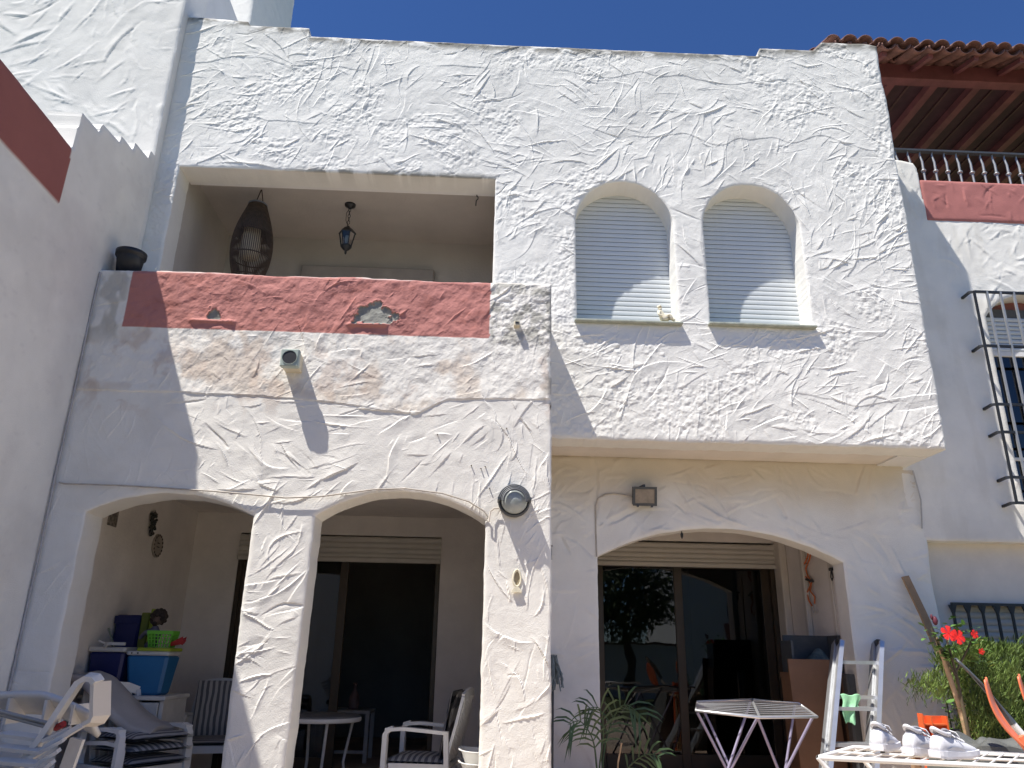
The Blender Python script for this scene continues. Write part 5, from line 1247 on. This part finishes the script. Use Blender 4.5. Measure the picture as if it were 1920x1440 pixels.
    MB().grid(tf, 60, 44, False).build('tarpaulin', 'tarp', t)
    MB().box(2.72, 3.28, 4.4, 4.75, 0, .74).build('heap', 'board', t)
right_front()

# ================================================================== LEFT FOREGROUND
def left_front():
    Y = 2.6
    t = thing('sun_lounger', 'folded weathered white plastic lounger frame in the left foreground', 'lounger', (-1.35, Y, 0))
    M_ = 'whitep_old'
    # arm loop: upper bar, end plate, lower bar
    MB().bar([(-1.60, Y+.02, .50), (-1.352, Y, .911), (-1.300, Y, .992), (-1.255, Y, 1.085), (-1.222, Y, 1.150), (-1.200, Y, 1.166), (-1.178, Y, 1.163), (-1.166, Y, 1.150)], .050, .016, (0, 1, .25)).build('armrest', M_, t)
    MB().bar([(-1.166, Y+.02, 1.152), (-1.158, Y+.02, 1.10), (-1.150, Y+.02, 1.055), (-1.158, Y+.02, 1.038), (-1.180, Y+.02, 1.028)], .085, .012, (.2, 1, 0)).build('arm_front', 'cream_frame', t)  # cream here paints warm bounce light onto the white plastic
    MB().bar([(-1.180, Y-.02, 1.030), (-1.25, Y-.02, .984), (-1.331, Y-.02, .925), (-1.62, Y-.02, .60)], .028, .014, (0, 1, 0)).build('lower_rail', M_, t)
    # folded back panel with ribs
    def bp(u, v):
        x = -1.58+.36*u; zt = 1.100+.012*math.sin(u*PI*1.05)-.055*max(0, u-.55)**1.3*2.2
        return (x, Y+.10+.10*v, zt-.055*v-.02*v*u)
    o = MB().grid(bp, 24, 6).build('backrest', M_, t); solidify(o, .016)
    for u in (.30, .62, .86): MB().box(-1.58+.36*u-.004, -1.58+.36*u+.004, Y+.09, Y+.20, 1.02, 1.095-.05*max(0, u-.55)).build('rib', M_, t)
    for k, (z0, z1) in enumerate(((1.056, 1.020), (1.045, 1.008))): MB().tube([(-1.60, Y+.06+.02*k, z0+.03), (-1.274, Y+.05, z1)], .006, 6).build('stay', 'alu_dull', t)
    MB().tube([(-1.28, Y+.03, 1.018), (-1.25, Y+.01, 1.03)], .010, 8).build('hinge', 'red', t)
    for k in range(6):
        d = .028*k
        MB().bar([(-1.70+d*.3, Y+.05-.03*k, .93-d*.9), (-1.42+d*.6, Y+.02-.03*k, 1.0-d*1.2), (-1.285+d*.2, Y-.01-.02*k, .99-d*1.1), (-1.22, Y-.01-.02*k, 1.02-d*1.0)], .030, .010, (0, 1, .3)).build('slat', M_, t)
    MB().grid(lambda u, v: (-1.62+.26*u, Y+.12-.10*v, .975-.05*v-.05*u+.02*math.sin(u*PI)), 10, 4).build('seat_panel', M_, t)
    for (x, y) in ((-1.62, Y+.05), (-1.60, Y-.05), (-1.35, Y+.12)): MB().bar([(x, y, .345), (x+.03, y, .6), (x+.10, y, .98)], .04, .02, (1, 0, 0)).build('leg', M_, t)
    t.scale = (1.38, 1.38, 1.38); t.location = (-1.865, 3.59, -.474+.0)
left_front()

# ================================================================== ACROSS THE COURTYARD (seen only as reflections in the panes)
def across():
    t = thing('courtyard_house', 'white house with red-brown window panel and tiled roof mirrored in the glass doors', 'house', (9, -14, 0))
    MB().box(7.6, 15, -20, -14, 0, 5.2).box(8.2, 10.8, -14.5, -14.001+.0, 5.2, 6.3).build('wall', 'farwhite', t)
    MB().prism([(7.4, 5.2), (15, 5.2), (15, 5.9), (11.5, 6.2), (7.4, 5.5)], -20, -13.6).build('roof', 'roof_tile', t)
    w = MB().box(9.5, 10.6, -13.98, -13.94, 2.7, 4.0).build('window', 'whitep', t); MB().box(9.56, 10.02, -13.938, -13.93, 2.76, 3.94).box(10.08, 10.54, -13.938, -13.93, 2.76, 3.94).build('pane', 'black', w)
    MB().box(9.4, 10.7, -13.99, -13.95, 1.9, 2.5).build('window_panel', 'farred', t)
    t = thing('courtyard_wall', 'low white wall across the courtyard mirrored in the glass', 'wall', (0, -11, 0))
    MB().box(-14, 7.0, -11.2, -11, 0, 1.7).build('wall', 'farwhite', t); MB().box(-14, 7.0, -11.25, -10.95, 1.7, 1.78).build('coping', 'roof_tile', t)
    rng = np.random.RandomState(9)
    for (x, y, h, r_, lab) in ((4.6, -8.5, 4.3, 1.7, 'dark leafy courtyard tree mirrored in the right glass door'), (-3.2, -9.5, 4.8, 1.8, 'dark leafy courtyard tree mirrored in the middle door')):
        t = thing('tree', lab, 'tree', (x, y, 0), 'trees across the courtyard')
        b = MB().tube([(x, y, 0), (x+.1, y, 1.2), (x-.05, y, 2.2), (x+.1, y, 3.2)], [.16, .13, .10, .05], 9)
        for k in range(6): a = k*1.05; b.tube([(x, y, 1.6+.15*k), (x+.6*math.cos(a), y+.6*math.sin(a), 2.4+.1*k), (x+1.1*math.cos(a), y+1.1*math.sin(a), 3.0+.12*k)], [.06, .04, .015], 6)
        b.build('trunk', 'bark', t)
        n = 5000; d = rng.randn(n, 3); d /= np.linalg.norm(d, axis=1)[:, None]; rad = r_*(.55+.5*rng.rand(n))*(1+.22*np.sin(d[:, 0]*6+x)*np.cos(d[:, 2]*5))
        P_ = d*rad[:, None]*np.array([1, 1, .85])+np.array([x, y, h-1.2])
        s1 = rng.randn(n, 3); s1 /= np.linalg.norm(s1, axis=1)[:, None]; s2 = np.cross(s1, d); s2 /= np.linalg.norm(s2, axis=1)[:, None]
        L_ = rng.uniform(.06, .13, n)[:, None]
        V = np.stack([P_-s1*L_, P_+s2*L_*.4, P_+s1*L_, P_-s2*L_*.4], 1).reshape(-1, 3)
        me = bpy.data.meshes.new('crown'); me.vertices.add(n*4); me.vertices.foreach_set('co', V.astype(np.float32).ravel()); me.loops.add(n*4); me.loops.foreach_set('vertex_index', np.arange(n*4, dtype=np.int32))
        me.polygons.add(n); me.polygons.foreach_set('loop_start', np.arange(0, n*4, 4, dtype=np.int32)); me.update(calc_edges=True); me.materials.append(M['treeleaf']); link('crown', me, t)
across()
